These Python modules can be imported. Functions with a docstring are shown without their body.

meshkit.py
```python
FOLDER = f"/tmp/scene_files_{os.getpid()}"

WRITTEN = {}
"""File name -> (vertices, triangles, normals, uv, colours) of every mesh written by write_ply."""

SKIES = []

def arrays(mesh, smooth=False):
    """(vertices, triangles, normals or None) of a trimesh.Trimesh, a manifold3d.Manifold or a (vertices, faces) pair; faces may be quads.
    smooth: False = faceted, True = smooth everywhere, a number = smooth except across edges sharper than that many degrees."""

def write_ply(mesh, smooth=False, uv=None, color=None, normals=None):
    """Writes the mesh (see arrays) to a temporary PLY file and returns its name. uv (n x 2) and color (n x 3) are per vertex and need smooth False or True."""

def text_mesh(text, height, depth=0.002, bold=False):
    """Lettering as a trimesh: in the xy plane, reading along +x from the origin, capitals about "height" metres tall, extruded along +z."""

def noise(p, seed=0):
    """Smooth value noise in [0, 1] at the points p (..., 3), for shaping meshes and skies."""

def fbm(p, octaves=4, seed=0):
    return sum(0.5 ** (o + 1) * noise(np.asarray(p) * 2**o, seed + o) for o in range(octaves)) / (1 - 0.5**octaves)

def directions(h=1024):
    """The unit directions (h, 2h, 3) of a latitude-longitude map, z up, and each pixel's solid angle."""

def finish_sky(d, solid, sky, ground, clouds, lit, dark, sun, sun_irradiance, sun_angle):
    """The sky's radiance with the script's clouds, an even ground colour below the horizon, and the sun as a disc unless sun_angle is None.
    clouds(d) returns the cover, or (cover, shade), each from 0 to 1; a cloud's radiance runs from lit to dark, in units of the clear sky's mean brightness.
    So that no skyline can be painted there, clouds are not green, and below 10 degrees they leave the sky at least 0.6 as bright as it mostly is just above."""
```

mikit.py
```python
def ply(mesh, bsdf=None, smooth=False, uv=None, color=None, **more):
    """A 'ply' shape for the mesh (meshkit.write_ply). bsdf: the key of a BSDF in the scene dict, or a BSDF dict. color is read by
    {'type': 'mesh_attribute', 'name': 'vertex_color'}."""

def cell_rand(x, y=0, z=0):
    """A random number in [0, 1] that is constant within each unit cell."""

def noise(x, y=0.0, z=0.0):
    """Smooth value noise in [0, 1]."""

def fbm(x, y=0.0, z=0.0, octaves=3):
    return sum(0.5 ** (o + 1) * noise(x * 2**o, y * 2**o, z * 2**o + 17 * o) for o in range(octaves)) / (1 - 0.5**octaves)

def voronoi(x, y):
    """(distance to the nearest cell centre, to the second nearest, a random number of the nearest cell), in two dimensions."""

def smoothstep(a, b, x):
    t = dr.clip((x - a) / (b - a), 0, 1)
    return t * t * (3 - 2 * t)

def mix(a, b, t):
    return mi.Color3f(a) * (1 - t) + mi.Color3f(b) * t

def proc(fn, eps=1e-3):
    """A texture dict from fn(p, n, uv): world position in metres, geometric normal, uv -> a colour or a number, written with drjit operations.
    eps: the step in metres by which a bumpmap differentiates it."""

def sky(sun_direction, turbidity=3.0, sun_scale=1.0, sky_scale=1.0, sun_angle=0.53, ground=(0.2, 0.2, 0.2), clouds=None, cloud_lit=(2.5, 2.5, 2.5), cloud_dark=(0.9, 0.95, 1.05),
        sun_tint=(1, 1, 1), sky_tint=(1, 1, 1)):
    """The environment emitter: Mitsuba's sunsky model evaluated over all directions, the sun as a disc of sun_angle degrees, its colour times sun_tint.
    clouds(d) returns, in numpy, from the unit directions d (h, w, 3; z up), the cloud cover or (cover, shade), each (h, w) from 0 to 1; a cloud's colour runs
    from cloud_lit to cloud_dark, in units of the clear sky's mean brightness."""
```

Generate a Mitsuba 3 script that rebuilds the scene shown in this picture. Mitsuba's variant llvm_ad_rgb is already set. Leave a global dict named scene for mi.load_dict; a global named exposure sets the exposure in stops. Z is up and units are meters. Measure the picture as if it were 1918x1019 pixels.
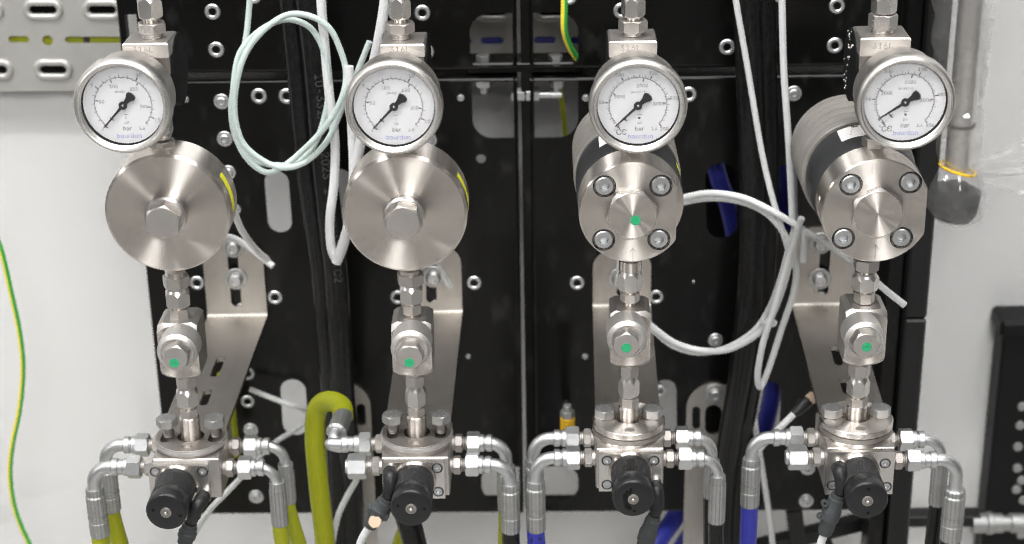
import math, random
import numpy as np, trimesh, drjit as dr, mitsuba as mi
import manifold3d as m3
from manifold3d import Manifold, CrossSection
from shapely.geometry import Polygon, Point, LineString, box as sbox
from shapely.ops import unary_union
import mikit, meshkit
from mikit import proc, noise, fbm, smoothstep, mix

T = mi.ScalarTransform4f
rng = random.Random(7)
scene, labels = {}, {}
PI = math.pi

# ------------------------------------------------------------------ camera
F, CX, CY, DIST = 3320.0, 959.0, 509.5, 1.375
def unit(v): v = np.asarray(v, float); return v / np.linalg.norm(v)
Yc = unit([1010 - CX, -890 - CY, F])                       # world +y (into the scene) in camera axes (right, down, forward)
Zc = -unit([1090 - CX, 8390 - CY, F]); Zc = unit(Zc - Yc * (Zc @ Yc))
Xc = np.cross(Yc, Zc)
R_wc = np.array([Xc, Yc, Zc])                              # camera vector -> world
fwd, upv = R_wc @ [0, 0, 1.0], R_wc @ [0, -1.0, 0]
CAM = -DIST * fwd
scene['camera'] = {'type': 'thinlens', 'fov': math.degrees(2 * math.atan(959 / F)), 'fov_axis': 'x',
                   'to_world': T().look_at(origin=CAM.tolist(), target=[0, 0, 0], up=upv.tolist()),
                   'aperture_radius': 0.0050, 'focus_distance': 1.335, 'near_clip': 0.05, 'far_clip': 60.0}
exposure = 1.08
def at(x, y, Y):
    """the point at depth Y (metres behind the plane of the pipe columns) that the photograph shows at pixel x, y"""
    d = R_wc @ np.array([x - CX, y - CY, F])
    return CAM + d * ((Y - CAM[1]) / d[1])
def pxm(p):
    """photograph pixels per metre at the point"""
    return F / ((np.asarray(p) - CAM) @ fwd)
def row(y, X, Y):
    """height of pixel row y on the upright line at X, Y"""
    z = 0.0
    for _ in range(12):
        c = R_wc.T @ (np.array([X, Y, z]) - CAM)
        e = c[1] / c[2] * F + CY - y
        z += e / pxm([X, Y, z]) * 1.05
    return z

# ------------------------------------------------------------------ lamps (all out of view: overhead, on the left and behind the camera)
def lamp(key, c, sx, sy, rad, label, look=(0, 0, 0)):
    m = T().look_at(origin=list(c), target=list(look), up=[0.05, 1, 0.1]).scale([sx / 2, sy / 2, 1])
    scene[key] = {'type': 'rectangle', 'to_world': m, 'bsdf': {'type': 'diffuse', 'reflectance': {'type': 'rgb', 'value': .6}},
                  'emitter': {'type': 'area', 'radiance': {'type': 'rgb', 'value': [rad * 1.0, rad * 0.992, rad * 0.975]}}}
    labels[key] = {'label': label, 'category': 'lamp'}
lamp('unseen_lamp', (0.15, -0.80, 2.3), 1.9, 1.7, 3.5, 'unseen wide white light panel lighting the pipework from overhead', (0.2, -0.7, 0))  # out of view, lights the pipework from overhead
lamp('unseen_lamp_001', (-1.7, -1.2, 2.9), 0.24, 0.20, 170.0, 'unseen small bright light high on the left, giving streaks on the turned steel')  # out of view, placed to give the narrow streaks on turned steel
lamp('unseen_lamp_002', (-3.0, -1.6, 1.2), 0.3, 0.4, 22.0, 'unseen small side light low on the left, giving a second streak')  # a side lamp out of view, gives the second streak from the left
lamp('unseen_lamp_003', (0.3, -3.4, 1.9), 1.0, 0.9, 9.0, 'unseen white light panel behind the camera, placed to light the upright faces')  # out of view, lights wall, dials and steel from the front
scene['ambient_fill'] = {'type': 'constant', 'radiance': {'type': 'rgb', 'value': [0.05, 0.0498, 0.0495]}}  # even ambient fill from all around, added in place of room bounce

# ------------------------------------------------------------------ materials
def rgb(*c): return {'type': 'rgb', 'value': list(c) if len(c) == 3 else [c[0]] * 3}
def smudge(base, amount, scale):
    base = tuple(base)
    def fn(p, n, uv):
        k = fbm(p.x * scale, p.y * scale, p.z * scale, 3)
        return mi.Color3f(base) * (1 - amount + 2 * amount * k)
    return proc(fn)
def metal(key, c, a, av=None, sm=0.0, scale=70):
    d = {'type': 'roughconductor', 'material': 'none', 'distribution': 'ggx',
         'specular_reflectance': smudge(c, sm, scale) if sm else rgb(*c)}
    if av: d |= {'alpha_u': a, 'alpha_v': av}
    else: d['alpha'] = a
    scene[key] = {'type': 'twosided', 'b': d}
def plastic(key, c, rough, spec=0.5, coat=0.0):
    scene[key] = {'type': 'twosided', 'b': {'type': 'principled', 'base_color': c if isinstance(c, dict) else rgb(*c), 'roughness': rough, 'specular': spec, 'clearcoat': coat}}
metal('steel', (.64, .61, .58), .20, sm=.08)
metal('satin_steel', (.78, .755, .73), .30)
metal('steel_dark', (.46, .43, .405), .27, sm=.10)
metal('steel_turned', (.84, .785, .73), .04, .36)
metal('steel_bright', (.72, .70, .675), .12)
metal('zinc', (.66, .67, .675), .19, sm=.07, scale=160)
metal('zinc_dull', (.52, .525, .52), .27, sm=.12, scale=200)
metal('bezel_steel', (.72, .70, .67), .17)
def brushed(p, n, uv):
    k = fbm(p.x * 900, p.y * 40, p.z * 60, 2) * .5 + fbm(p.x * 30, p.y * 30, p.z * 30, 3) * .5
    return mi.Color3f(.50, .472, .44) * (.86 + .28 * k)
scene['bracket_steel'] = {'type': 'twosided', 'b': {'type': 'roughconductor', 'material': 'none', 'alpha': .33, 'specular_reflectance': proc(brushed)}}
def galv(p, n, uv):
    k = fbm(p.x * 40, p.y * 40, p.z * 18, 3)
    return mix((.50, .49, .46), (.62, .62, .59), k)
scene['galvanised'] = {'type': 'twosided', 'b': {'type': 'principled', 'base_color': proc(galv), 'roughness': .42, 'metallic': .55, 'specular': .5}}
def paintblack(p, n, uv):
    k = fbm(p.x * 22, p.y * 22, p.z * 9, 4)
    d = smoothstep(.55, .85, fbm(p.x * 90, p.y * 90, p.z * 35, 4))
    return mi.Color3f(.0036, .0035, .0034) * (.5 + k) + mi.Color3f(.012) * d
scene['panel_black'] = {'type': 'twosided', 'b': {'type': 'principled', 'base_color': proc(paintblack), 'roughness': .20, 'specular': .26}}
plastic('post_black', (.009, .009, .0095), .36, .4)
plastic('knob_black', (.017, .017, .0182), .33, .4)
plastic('gloss_black', (.004, .004, .0042), .16, .3)
plastic('black_plastic', (.016, .016, .017), .45, .45)
plastic('cable_grey', (.052, .057, .059), .5, .4)
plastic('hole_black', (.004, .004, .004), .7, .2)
def braid(p, n, uv):
    k = smoothstep(.35, .7, noise(uv.x * 46, uv.y * 900))
    return mi.Color3f(.007, .007, .0073) * (.7 + .8 * k)
plastic('hose_black', proc(braid), .25, .32)
plastic('hose_yellow', (.31, .335, .012), .42, .35)
plastic('hose_blue', (.035, .04, .34), .40, .4)
plastic('yellow_label', (.60, .60, .02), .5)
plastic('yellow_cap', (.72, .42, .008), .4)
plastic('yellow_band', (.85, .52, .01), .45)
plastic('dial_white', (.86, .86, .88), .45, .3)
plastic('label_white', (.82, .81, .80), .5, .3)
plastic('ink', (.02, .02, .022), .5, .3)
plastic('ink_grey', (.07, .07, .075), .6, .2)
plastic('ink_blue', (.32, .33, .68), .6, .2)
plastic('engraving', (.30, .285, .265), .5, .3)
plastic('engraving_pale', (.62, .60, .57), .5, .3)
plastic('hose_ink', (.065, .065, .065), .6, .2)
plastic('green_dot', (.035, .42, .18), .5, .3)
plastic('band_grey', (.035, .036, .038), .34, .35)
plastic('sleeve_grey', smudge((.225, .213, .197), .18, 60), .36, .5)
plastic('brass', (.62, .47, .34), .35, .6)
plastic('device_black', (.006, .006, .0065), .5, .25)
def plaster(p, n, uv):
    k = fbm(p.x * 5, p.y * 5, p.z * 5, 4)
    s = smoothstep(.70, .80, noise(p.x * 26, p.y * 26, p.z * 26)) * smoothstep(.55, .75, noise(p.x * 3.1 + 5, 3.0, p.z * 3.1))
    return mix((.73, .727, .72), (.79, .788, .783), k) * (1 - .10 * s)
scene['plaster'] = {'type': 'twosided', 'b': {'type': 'principled', 'base_color': proc(plaster), 'roughness': .6, 'specular': .25}}
def wirecol(p, n, uv):
    return mix((.80, .66, .06), (.05, .38, .06), smoothstep(.60, .66, dr.cos(uv.x * 2 * PI - .25) * .5 + .5))
plastic('earth_wire', proc(wirecol), .42, .4)
def tubing(key, c, tr, rough=.28):
    scene[key] = {'type': 'principled', 'base_color': rgb(*c), 'roughness': rough, 'spec_trans': tr, 'eta': 1.28}
tubing('tube_clear', (.93, .945, .945), .32, .2)
tubing('tube_green', (.78, .90, .86), .36, .2)
tubing('tube_white', (.90, .90, .91), .22, .3)
scene['gauge_glass'] = {'type': 'thindielectric', 'int_ior': 1.45}
scene['film'] = {'type': 'blendbsdf', 'weight': .12, 'a': {'type': 'thindielectric', 'int_ior': 1.5},
                 'b': {'type': 'principledthin', 'base_color': rgb(.86, .86, .86), 'roughness': .2, 'diff_trans': 1.1, 'spec_trans': 0.0, 'eta': 1.5}}

for key in [k for k, d in scene.items() if d['type'] in ('twosided', 'principled', 'thindielectric', 'blendbsdf')]:
    scene['material_' + key] = scene.pop(key)

# ------------------------------------------------------------------ geometry helpers
class LM:                                                    # a mesh with its own normals and uv (u round the axis), for turned surfaces and tubes
    def __init__(s, v, f, n, uv): s.v, s.f, s.n, s.uv = (np.asarray(a) for a in (v, f, n, uv))
    def tr(s, m):
        m = np.asarray(m, float); r = m[:3, :3]
        n = s.n @ np.linalg.inv(r); n = n / (np.linalg.norm(n, axis=1, keepdims=True) + 1e-20)
        return LM(s.v @ r.T + m[:3, 3], s.f, n, s.uv)
def catl(ms):
    o, fs = 0, []
    for m in ms: fs.append(m.f + o); o += len(m.v)
    return LM(np.vstack([m.v for m in ms]), np.vstack(fs), np.vstack([m.n for m in ms]), np.vstack([m.uv for m in ms]))
def tm(m):
    if isinstance(m, LM): return trimesh.Trimesh(m.v, m.f, process=False)
    if hasattr(m, 'to_mesh'):
        k = m.to_mesh(); return trimesh.Trimesh(k.vert_properties[:, :3], k.tri_verts, process=False)
    return m
def cat(ms): return trimesh.util.concatenate([tm(m) for m in ms])
def mv(m, M):
    if isinstance(m, LM): return m.tr(M)
    m = tm(m).copy(); m.apply_transform(np.asarray(M, float)); return m
def frame(o, z, x=None):
    z = unit(z)
    if x is None: x = [1, 0, 0] if abs(z[0]) < .9 else [0, 0, 1]
    x = unit(np.asarray(x, float) - z * (np.asarray(x, float) @ z))
    M = np.eye(4); M[:3, 0], M[:3, 1], M[:3, 2], M[:3, 3] = x, np.cross(z, x), z, o
    return M
def up(o): return frame(o, [0, 0, 1], [1, 0, 0])
def out(o): return frame(o, [0, -1, 0], [1, 0, 0])            # local z towards the viewer, local y upwards
def lathe(prof, n=72, lim=None):
    """profile [(r, z)...] from the lower middle over the outside to the upper middle; corners under 38 degrees are smoothed"""
    P = np.array([(max(r, 2e-6), z) for r, z in prof], float)
    keep = [0] + [i for i in range(1, len(P)) if np.hypot(*(P[i] - P[i - 1])) > 1e-7]
    P = P[keep]; d = np.diff(P, axis=0); N = np.stack([d[:, 1], -d[:, 0]], 1); N /= np.linalg.norm(N, axis=1, keepdims=True)
    a = np.linspace(0, 2 * PI, n + 1); ca, sa = np.cos(a), np.sin(a)
    vs, ns, us, fs, o, arc = [], [], [], [], 0, 0.0
    for i in range(len(d)):
        n0, n1 = N[i], N[i]
        if i and N[i] @ N[i - 1] > math.cos(math.radians(38)): n0 = unit(N[i] + N[i - 1])
        if i + 1 < len(d) and N[i] @ N[i + 1] > math.cos(math.radians(38)): n1 = unit(N[i] + N[i + 1])
        L = np.hypot(*d[i])
        for (r, z), nn, w in ((P[i], n0, arc), (P[i + 1], n1, arc + L)):
            rr = r if lim is None else np.minimum(r, lim(a))
            vs.append(np.stack([rr * ca, rr * sa, np.full(n + 1, z)], 1))
            ns.append(np.stack([nn[0] * ca, nn[0] * sa, np.full(n + 1, nn[1])], 1))
            us.append(np.stack([a / (2 * PI), np.full(n + 1, w * 10)], 1))
        arc += L
        j = np.arange(n); p0, p1 = o + j, o + n + 1 + j
        fs += [np.stack([p0, p0 + 1, p1], 1), np.stack([p0 + 1, p1 + 1, p1], 1)]
        o += 2 * (n + 1)
    return LM(np.vstack(vs), np.vstack(fs), np.vstack(ns), np.vstack(us))
def cyl(r, z0, z1, ch=.0004, n=64):
    ch = min(ch, r * .4, abs(z1 - z0) * .4)
    return lathe([(0, z0), (r - ch, z0), (r, z0 + ch), (r, z1 - ch), (r - ch, z1), (0, z1)], n)
def thread(r, z0, z1, pitch=.0017, n=48):
    k = max(2, int(round((z1 - z0) / pitch))); h = (z1 - z0) / k; d = min(.0009, h * .45)
    pr = [(0, z0)]
    for i in range(k): pr += [(r - d, z0 + i * h), (r, z0 + (i + .35) * h), (r, z0 + (i + .6) * h), (r - d, z0 + (i + .95) * h)]
    return lathe(pr + [(0, z1)], n)
def ring(r0, r1, z0, z1, n=48):
    return lathe([(r0, z0), (r1, z0), (r1, z1), (r0, z1), (r0, z0)], n)
def revm(prof, n=64): return Manifold.revolve(CrossSection([prof]), n)
def hexm(af, z0, z1, c0=.0008, c1=.0008, rot=0.0, big=0.0):
    """hexagon prism across flats af, its ends turned off at a slope; big: a long cone on the upper end"""
    R = af / math.sqrt(3); h = z1 - z0
    m = Manifold.extrude(CrossSection([[(R * math.cos(rot + i * PI / 3), R * math.sin(rot + i * PI / 3)) for i in range(6)]]), h).translate([0, 0, z0])
    q = R * 1.002; w = af / 2 * .985
    pr = [(0, z0), (w, z0), (q, z0 + (q - w) * .62 + c0 * 0), (q, z1 - (q - w) * (.62 + big)), (w * (1 - .1 * (big > 0)), z1), (0, z1)]
    return m ^ revm([(a, b) for a, b in pr])
def catmull(pts, k=8):
    P = np.asarray(pts, float); P = np.vstack([2 * P[0] - P[1], P, 2 * P[-1] - P[-2]]); res = []
    for i in range(1, len(P) - 2):
        t = np.linspace(0, 1, k, endpoint=False)[:, None]; a, b, c, d = P[i - 1:i + 3]
        res.append(.5 * (2 * b + (c - a) * t + (2 * a - 5 * b + 4 * c - d) * t ** 2 + (3 * b - a - 3 * c + d) * t ** 3))
    return np.vstack(res + [P[-2:-1]])
def path_frames(p):
    t = np.gradient(p, axis=0); t /= np.linalg.norm(t, axis=1, keepdims=True) + 1e-12
    x = unit(np.cross(t[0], [0, 1, 0.02])) if abs(t[0][1]) < .95 else np.array([1., 0, 0]); xs = []
    for k in t:
        x = unit(x - k * (x @ k)); xs.append(x)
    xs = np.array(xs); return t, xs, np.cross(t, xs)
def tube(p, r, n=20, caps=True, squash=1.0):
    p = np.asarray(p, float); r = np.broadcast_to(r, (len(p),)); t, x, y = path_frames(p)
    a = np.linspace(0, 2 * PI, n + 1); ca, sa = np.cos(a)[None, :, None], np.sin(a)[None, :, None]
    nn = ca * x[:, None] + sa * y[:, None]
    v = p[:, None] + r[:, None, None] * (ca * x[:, None] + sa * squash * y[:, None])
    s = np.concatenate([[0], np.cumsum(np.linalg.norm(np.diff(p, axis=0), axis=1))])
    uv = np.stack(np.broadcast_arrays(a[None] / (2 * PI), s[:, None]), -1)
    i, j = np.meshgrid(np.arange(len(p) - 1), np.arange(n), indexing='ij'); w = n + 1
    a0, a1, b0, b1 = i * w + j, i * w + j + 1, (i + 1) * w + j, (i + 1) * w + j + 1
    f = np.vstack([np.stack([a0, a1, b1], -1).reshape(-1, 3), np.stack([a0, b1, b0], -1).reshape(-1, 3)])
    ms = [LM(v.reshape(-1, 3), f, nn.reshape(-1, 3), uv.reshape(-1, 2))]
    if caps:
        for e, sg in ((0, -1), (-1, 1)):
            vv = np.vstack([v[e], p[e]]); k = np.arange(n); c = np.full(n, w)
            ff = np.stack([c, k, k + 1], 1) if sg > 0 else np.stack([c, k + 1, k], 1)
            ms.append(LM(vv, ff, np.tile(t[e] * sg, (w + 1, 1)), np.zeros((w + 1, 2))))
    return catl(ms)
def bx(x0, x1, y0, y1, z0, z1, bev=0.0):
    if bev:
        b = bev; pts = []
        for sx in (0, 1):
            for sy in (0, 1):
                for sz in (0, 1):
                    c = np.array([(x0, x1)[sx], (y0, y1)[sy], (z0, z1)[sz]]); s = np.array([1 - 2 * sx, 1 - 2 * sy, 1 - 2 * sz]) * b
                    for k in range(3):
                        q = c + s; q[k] = c[k]; pts.append(q)
        return tm(Manifold.hull_points(np.array(pts)))
    return trimesh.creation.box(bounds=[[x0, y0, z0], [x1, y1, z1]])
def plate(poly, Y, th, bev=0):
    """a sheet in the xz plane: its front at Y, th thick"""
    m = cat([trimesh.creation.extrude_polygon(g, th, engine='earcut') for g in getattr(poly, 'geoms', [poly])])
    return mv(m, out([0, Y + th, 0]))
def flat(poly, Z, th):
    """a sheet in the xy plane, top at Z"""
    m = cat([trimesh.creation.extrude_polygon(g, th, engine='earcut') for g in getattr(poly, 'geoms', [poly])])
    m.apply_translation([0, 0, Z - th]); return m
def text(s, h, M, depth=.00012, bold=False, centre=True, wide=1.0):
    m = meshkit.text_mesh(s, h, depth, bold)
    if centre: m.apply_translation([-(m.bounds[0][0] + m.bounds[1][0]) / 2, -h / 2, 0])
    m.apply_scale([wide, 1, 1]); return mv(m, M)
def text_on_cyl(s, h, r, bold=False, wide=1.0):
    """lettering bent round a local z axis, centred on the direction -y"""
    m = meshkit.text_mesh(s, h, .00012, bold); m.apply_translation([-(m.bounds[0][0] + m.bounds[1][0]) / 2, -h / 2, 0]); v = m.vertices.copy()
    a = v[:, 0] * wide / r; rr = r + v[:, 2]
    m.vertices = np.stack([rr * np.sin(a), -rr * np.cos(a), v[:, 1]], 1); return m
def text_on_path(s, h, p, r, s0, phi, wide=1.0):
    m = meshkit.text_mesh(s, h, .0002, False); v = m.vertices.copy(); t, x, y = path_frames(p)
    L = np.concatenate([[0], np.cumsum(np.linalg.norm(np.diff(p, axis=0), axis=1))]); q = s0 + v[:, 0] * wide
    g = lambda a: np.stack([np.interp(q, L, a[:, k]) for k in range(3)], 1)
    a = phi - (v[:, 1] - h / 2) / r; rr = (r + v[:, 2] + .0001)[:, None]
    m.vertices = g(p) + rr * (np.cos(a)[:, None] * g(x) + np.sin(a)[:, None] * g(y)); m.invert(); return m

# ------------------------------------------------------------------ scene entries
used = {}
def numbered(k):
    n = used.get(k, 0); used[k] = n + 1
    return k if n == 0 else f'{k}_{n:03d}'
def obj(name, mesh, mat, parent=None, smooth=32, label=None, kind=None):
    key = numbered(f'{parent}__{name}' if parent else name)
    if isinstance(mesh, LM):
        scene[key] = {'type': 'ply', 'filename': meshkit.write_ply(trimesh.Trimesh(mesh.v, mesh.f, process=False), False, mesh.uv, None, normals=mesh.n), 'face_normals': False, 'bsdf': {'type': 'ref', 'id': 'material_' + mat}}
    else:
        scene[key] = mikit.ply(tm(mesh), 'material_' + mat, smooth=smooth)
    if label or kind: labels[key] = {k: v for k, v in (('label', label), ('kind', kind)) if v}
    return key
def thing(name, label, cat_, group=None):
    key = numbered(name); labels[key] = {'label': label, 'category': cat_}
    if group: labels[key]['group'] = group
    return key
def tag(key, label, cat_, group=None):
    labels[key] = {'label': label, 'category': cat_}
    if group: labels[key]['group'] = group
def struct(name, mesh, mat, **k):
    key = obj(name, mesh, mat, **k); labels[key] = {'kind': 'structure'}; return key
WHERE = ['leftmost column', 'second column', 'third column', 'rightmost column']

# ================================================================== SETTING
WALL = .42
struct('wall', bx(-2.6, 2.6, WALL, WALL + .05, -2.4, 1.6), 'plaster')
scene['material_floor_grey'] = {'type': 'twosided', 'b': {'type': 'principled', 'base_color': rgb(.42, .412, .40), 'roughness': .5, 'specular': .3}}
struct('unseen_floor', bx(-2.6, 2.6, -4.5, WALL, -1.15, -1.10), 'floor_grey')  # out of view, placed to bounce light up onto the steel
PY = .24                                                     # front of the black panels
def pp(x, y, Y=PY): q = at(x, y, Y); return q[0], q[2]
def rect(x0, y0, x1, y1, Y=PY, r=0.0, mx=None):
    a, b = pp(x0, y0, Y), pp(x1, y1, Y); c, d = pp(x1, y0, Y), pp(x0, y1, Y)
    X0, X1, Z0, Z1 = (a[0] + d[0]) / 2, (b[0] + c[0]) / 2, (b[1] + d[1]) / 2, (a[1] + c[1]) / 2
    g = sbox(X0, Z0, X1, Z1)
    return g.buffer(-r).buffer(r, quad_segs=8) if r else g
def capsule(x0, y0, x1, y1, wpx, Y=PY):
    a, b = np.array(pp(x0, y0, Y)), np.array(pp(x1, y1, Y))
    return LineString([a, b]).buffer(wpx / 2 / pxm(at(x0, y0, Y)), quad_segs=10)
XL = pp(274, 520)[0]; XR = pp(1716, 520)[0]; XM0, XM1 = pp(974, 520)[0], pp(997, 520)[0]
ZT = pp(975, 131)[1]; ZT2 = pp(975, 146)[1]; ZB = pp(975, 961)[1]; ZTOP = pp(975, -60)[1] + .5  # upper plates run on out of view to keep the windows dark
win_u = rect(880, 24, 1083, 140, r=.018); win_l = rect(884, 120, 1083, 259, r=.018); win_b = rect(902, 874, 1083, 936, r=.014)
lo_slots = [capsule(518, 342, 524, 415, 46), capsule(549, 732, 553, 795, 48), capsule(636, 338, 640, 420, 46), capsule(1350, 333, 1352, 420, 58),
            capsule(1468, 333, 1470, 410, 50), capsule(1246, 730, 1247, 800, 42), capsule(1440, 735, 1438, 805, 46)]
cut = unary_union(lo_slots + [win_l, win_b, Point(*pp(901, 298)).buffer(.0045)])
cut_u = unary_union([win_u, rect(240, 27, 262, 160)])
panels = []
for nm, x0, x1, z0, z1, c in (('upper left', XL - .002, XM0, ZT, ZTOP, cut_u), ('upper right', XM1, XR, ZT, ZTOP, cut_u), ('lower left', XL, XM0, ZB, ZT2, cut), ('lower right', XM1, XR, ZB, ZT2, cut)):
    k = thing('mounting_plate', f'black painted steel mounting plate with zinc inserts, {nm} of the four', 'plate')
    e = .0034                                                # the face stops where the rounded edges begin
    obj('sheet', plate(sbox(x0 + e, z0 + e, x1 - e, z1 - e).difference(c), PY, .002), 'panel_black', k, smooth=False)
    def lip(a0, a1, fixed, along, sgn):
        t = np.linspace(0, PI / 2, 7); cs = [(e * (1 - math.sin(q)), e * (1 - math.cos(q))) for q in t[::-1]] + [(0, 0)]
        prof = [(e, 0)] + [(e - e * math.sin(q), e - e * math.cos(q)) for q in t] + [(0, .032), (.0018, .032), (.0018, e), (e, .0018)]
        m = trimesh.creation.extrude_polygon(Polygon(prof), a1 - a0, engine='earcut')
        v = m.vertices.copy()                                # x: inwards from the edge, y: depth, z: along
        inn = fixed + sgn * v[:, 0]; dep = PY + v[:, 1]; al = a0 + v[:, 2]
        m.vertices = np.stack([al, dep, inn], 1) if along == 'x' else np.stack([inn, dep, al], 1)
        trimesh.repair.fix_normals(m); return m
    lips = [lip(x0, x1, z0, 'x', 1), lip(z0, z1, x0, 'z', 1), lip(z0, z1, x1, 'z', -1)] + ([lip(x0, x1, z1, 'x', -1)] if 'lower' in nm else [])
    for q in lips:
        obj('edge_flange', q, 'panel_black', k, smooth=40)
    panels.append(k)
# rivet nuts and screws on the panels: (x, y, radius in pixels, has an open hole)
def rivet(k, x, y, rp, hole):
    p = at(x, y, PY - .0002); r = rp / pxm(p)
    if hole:
        w = lathe([(r * .50, -.012), (r * .50, .0004), (r * .62, .0013), (r * .86, .0013), (r, .0004), (r, 0)], 40)
        obj('rivet_nut', mv(w, out(p)), 'zinc', k)
        obj('thread_hole', mv(lathe([(r * .5, -.009), (0, -.009)], 24), out(p)), 'steel_dark', k)
    else:
        w = lathe([(r, 0), (r, .0006), (r * .92, .0012), (r * .64, .0014), (r * .62, .0028), (r * .52, .0034), (r * .34, .0034), (r * .30, .0014), (0, .0014)], 40)
        obj('screw', mv(w, out(p)), 'zinc', k)
UL, UR, LL, LR = panels
for x, y, h in ((398, 22, 1), (405, 93, 1), (600, 92, 1), (791, 24, 1), (798, 97, 1), (597, 4, 1), (475, -8, 1)): rivet(UL, x, y, 15, h)
for x, y, h in ((1164, 20, 1), (1362, 88, 1), (1568, 11, 1), (1564, 85, 1), (1066, -6, 1), (1462, -10, 1)): rivet(UR, x, y, 15, h)
for x, y, r, h in ((415, 190, 15, 0), (485, 180, 15, 1), (537, 180, 15, 1), (421, 260, 15, 0), (428, 323, 14, 0), (369, 530, 14, 1), (515, 557, 14, 1), (745, 557, 14, 1), (888, 530, 14, 1), (464, 700, 13, 1), (464, 752, 13, 1),
                   (480, 930, 14, 0), (863, 183, 7, 0), (348, 186, 6, 0), (877, 667, 5, 0), (805, 262, 14, 0), (442, 392, 10, 0), (470, 805, 14, 0)): rivet(LL, x, y, r, h)
for x, y, r, h in ((1290, 177, 15, 1), (1487, 175, 15, 0), (1443, 190, 13, 0), (1081, 530, 14, 1), (1229, 556, 14, 1), (1340, 637, 14, 0), (1097, 183, 7, 0), (1096, 667, 6, 0), (1513, 877, 14, 0), (1510, 938, 14, 0), (1299, 527, 3, 0), (1236, 732, 12, 1), (1660, 727, 3, 0)): rivet(LR, x, y, r, h)
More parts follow.
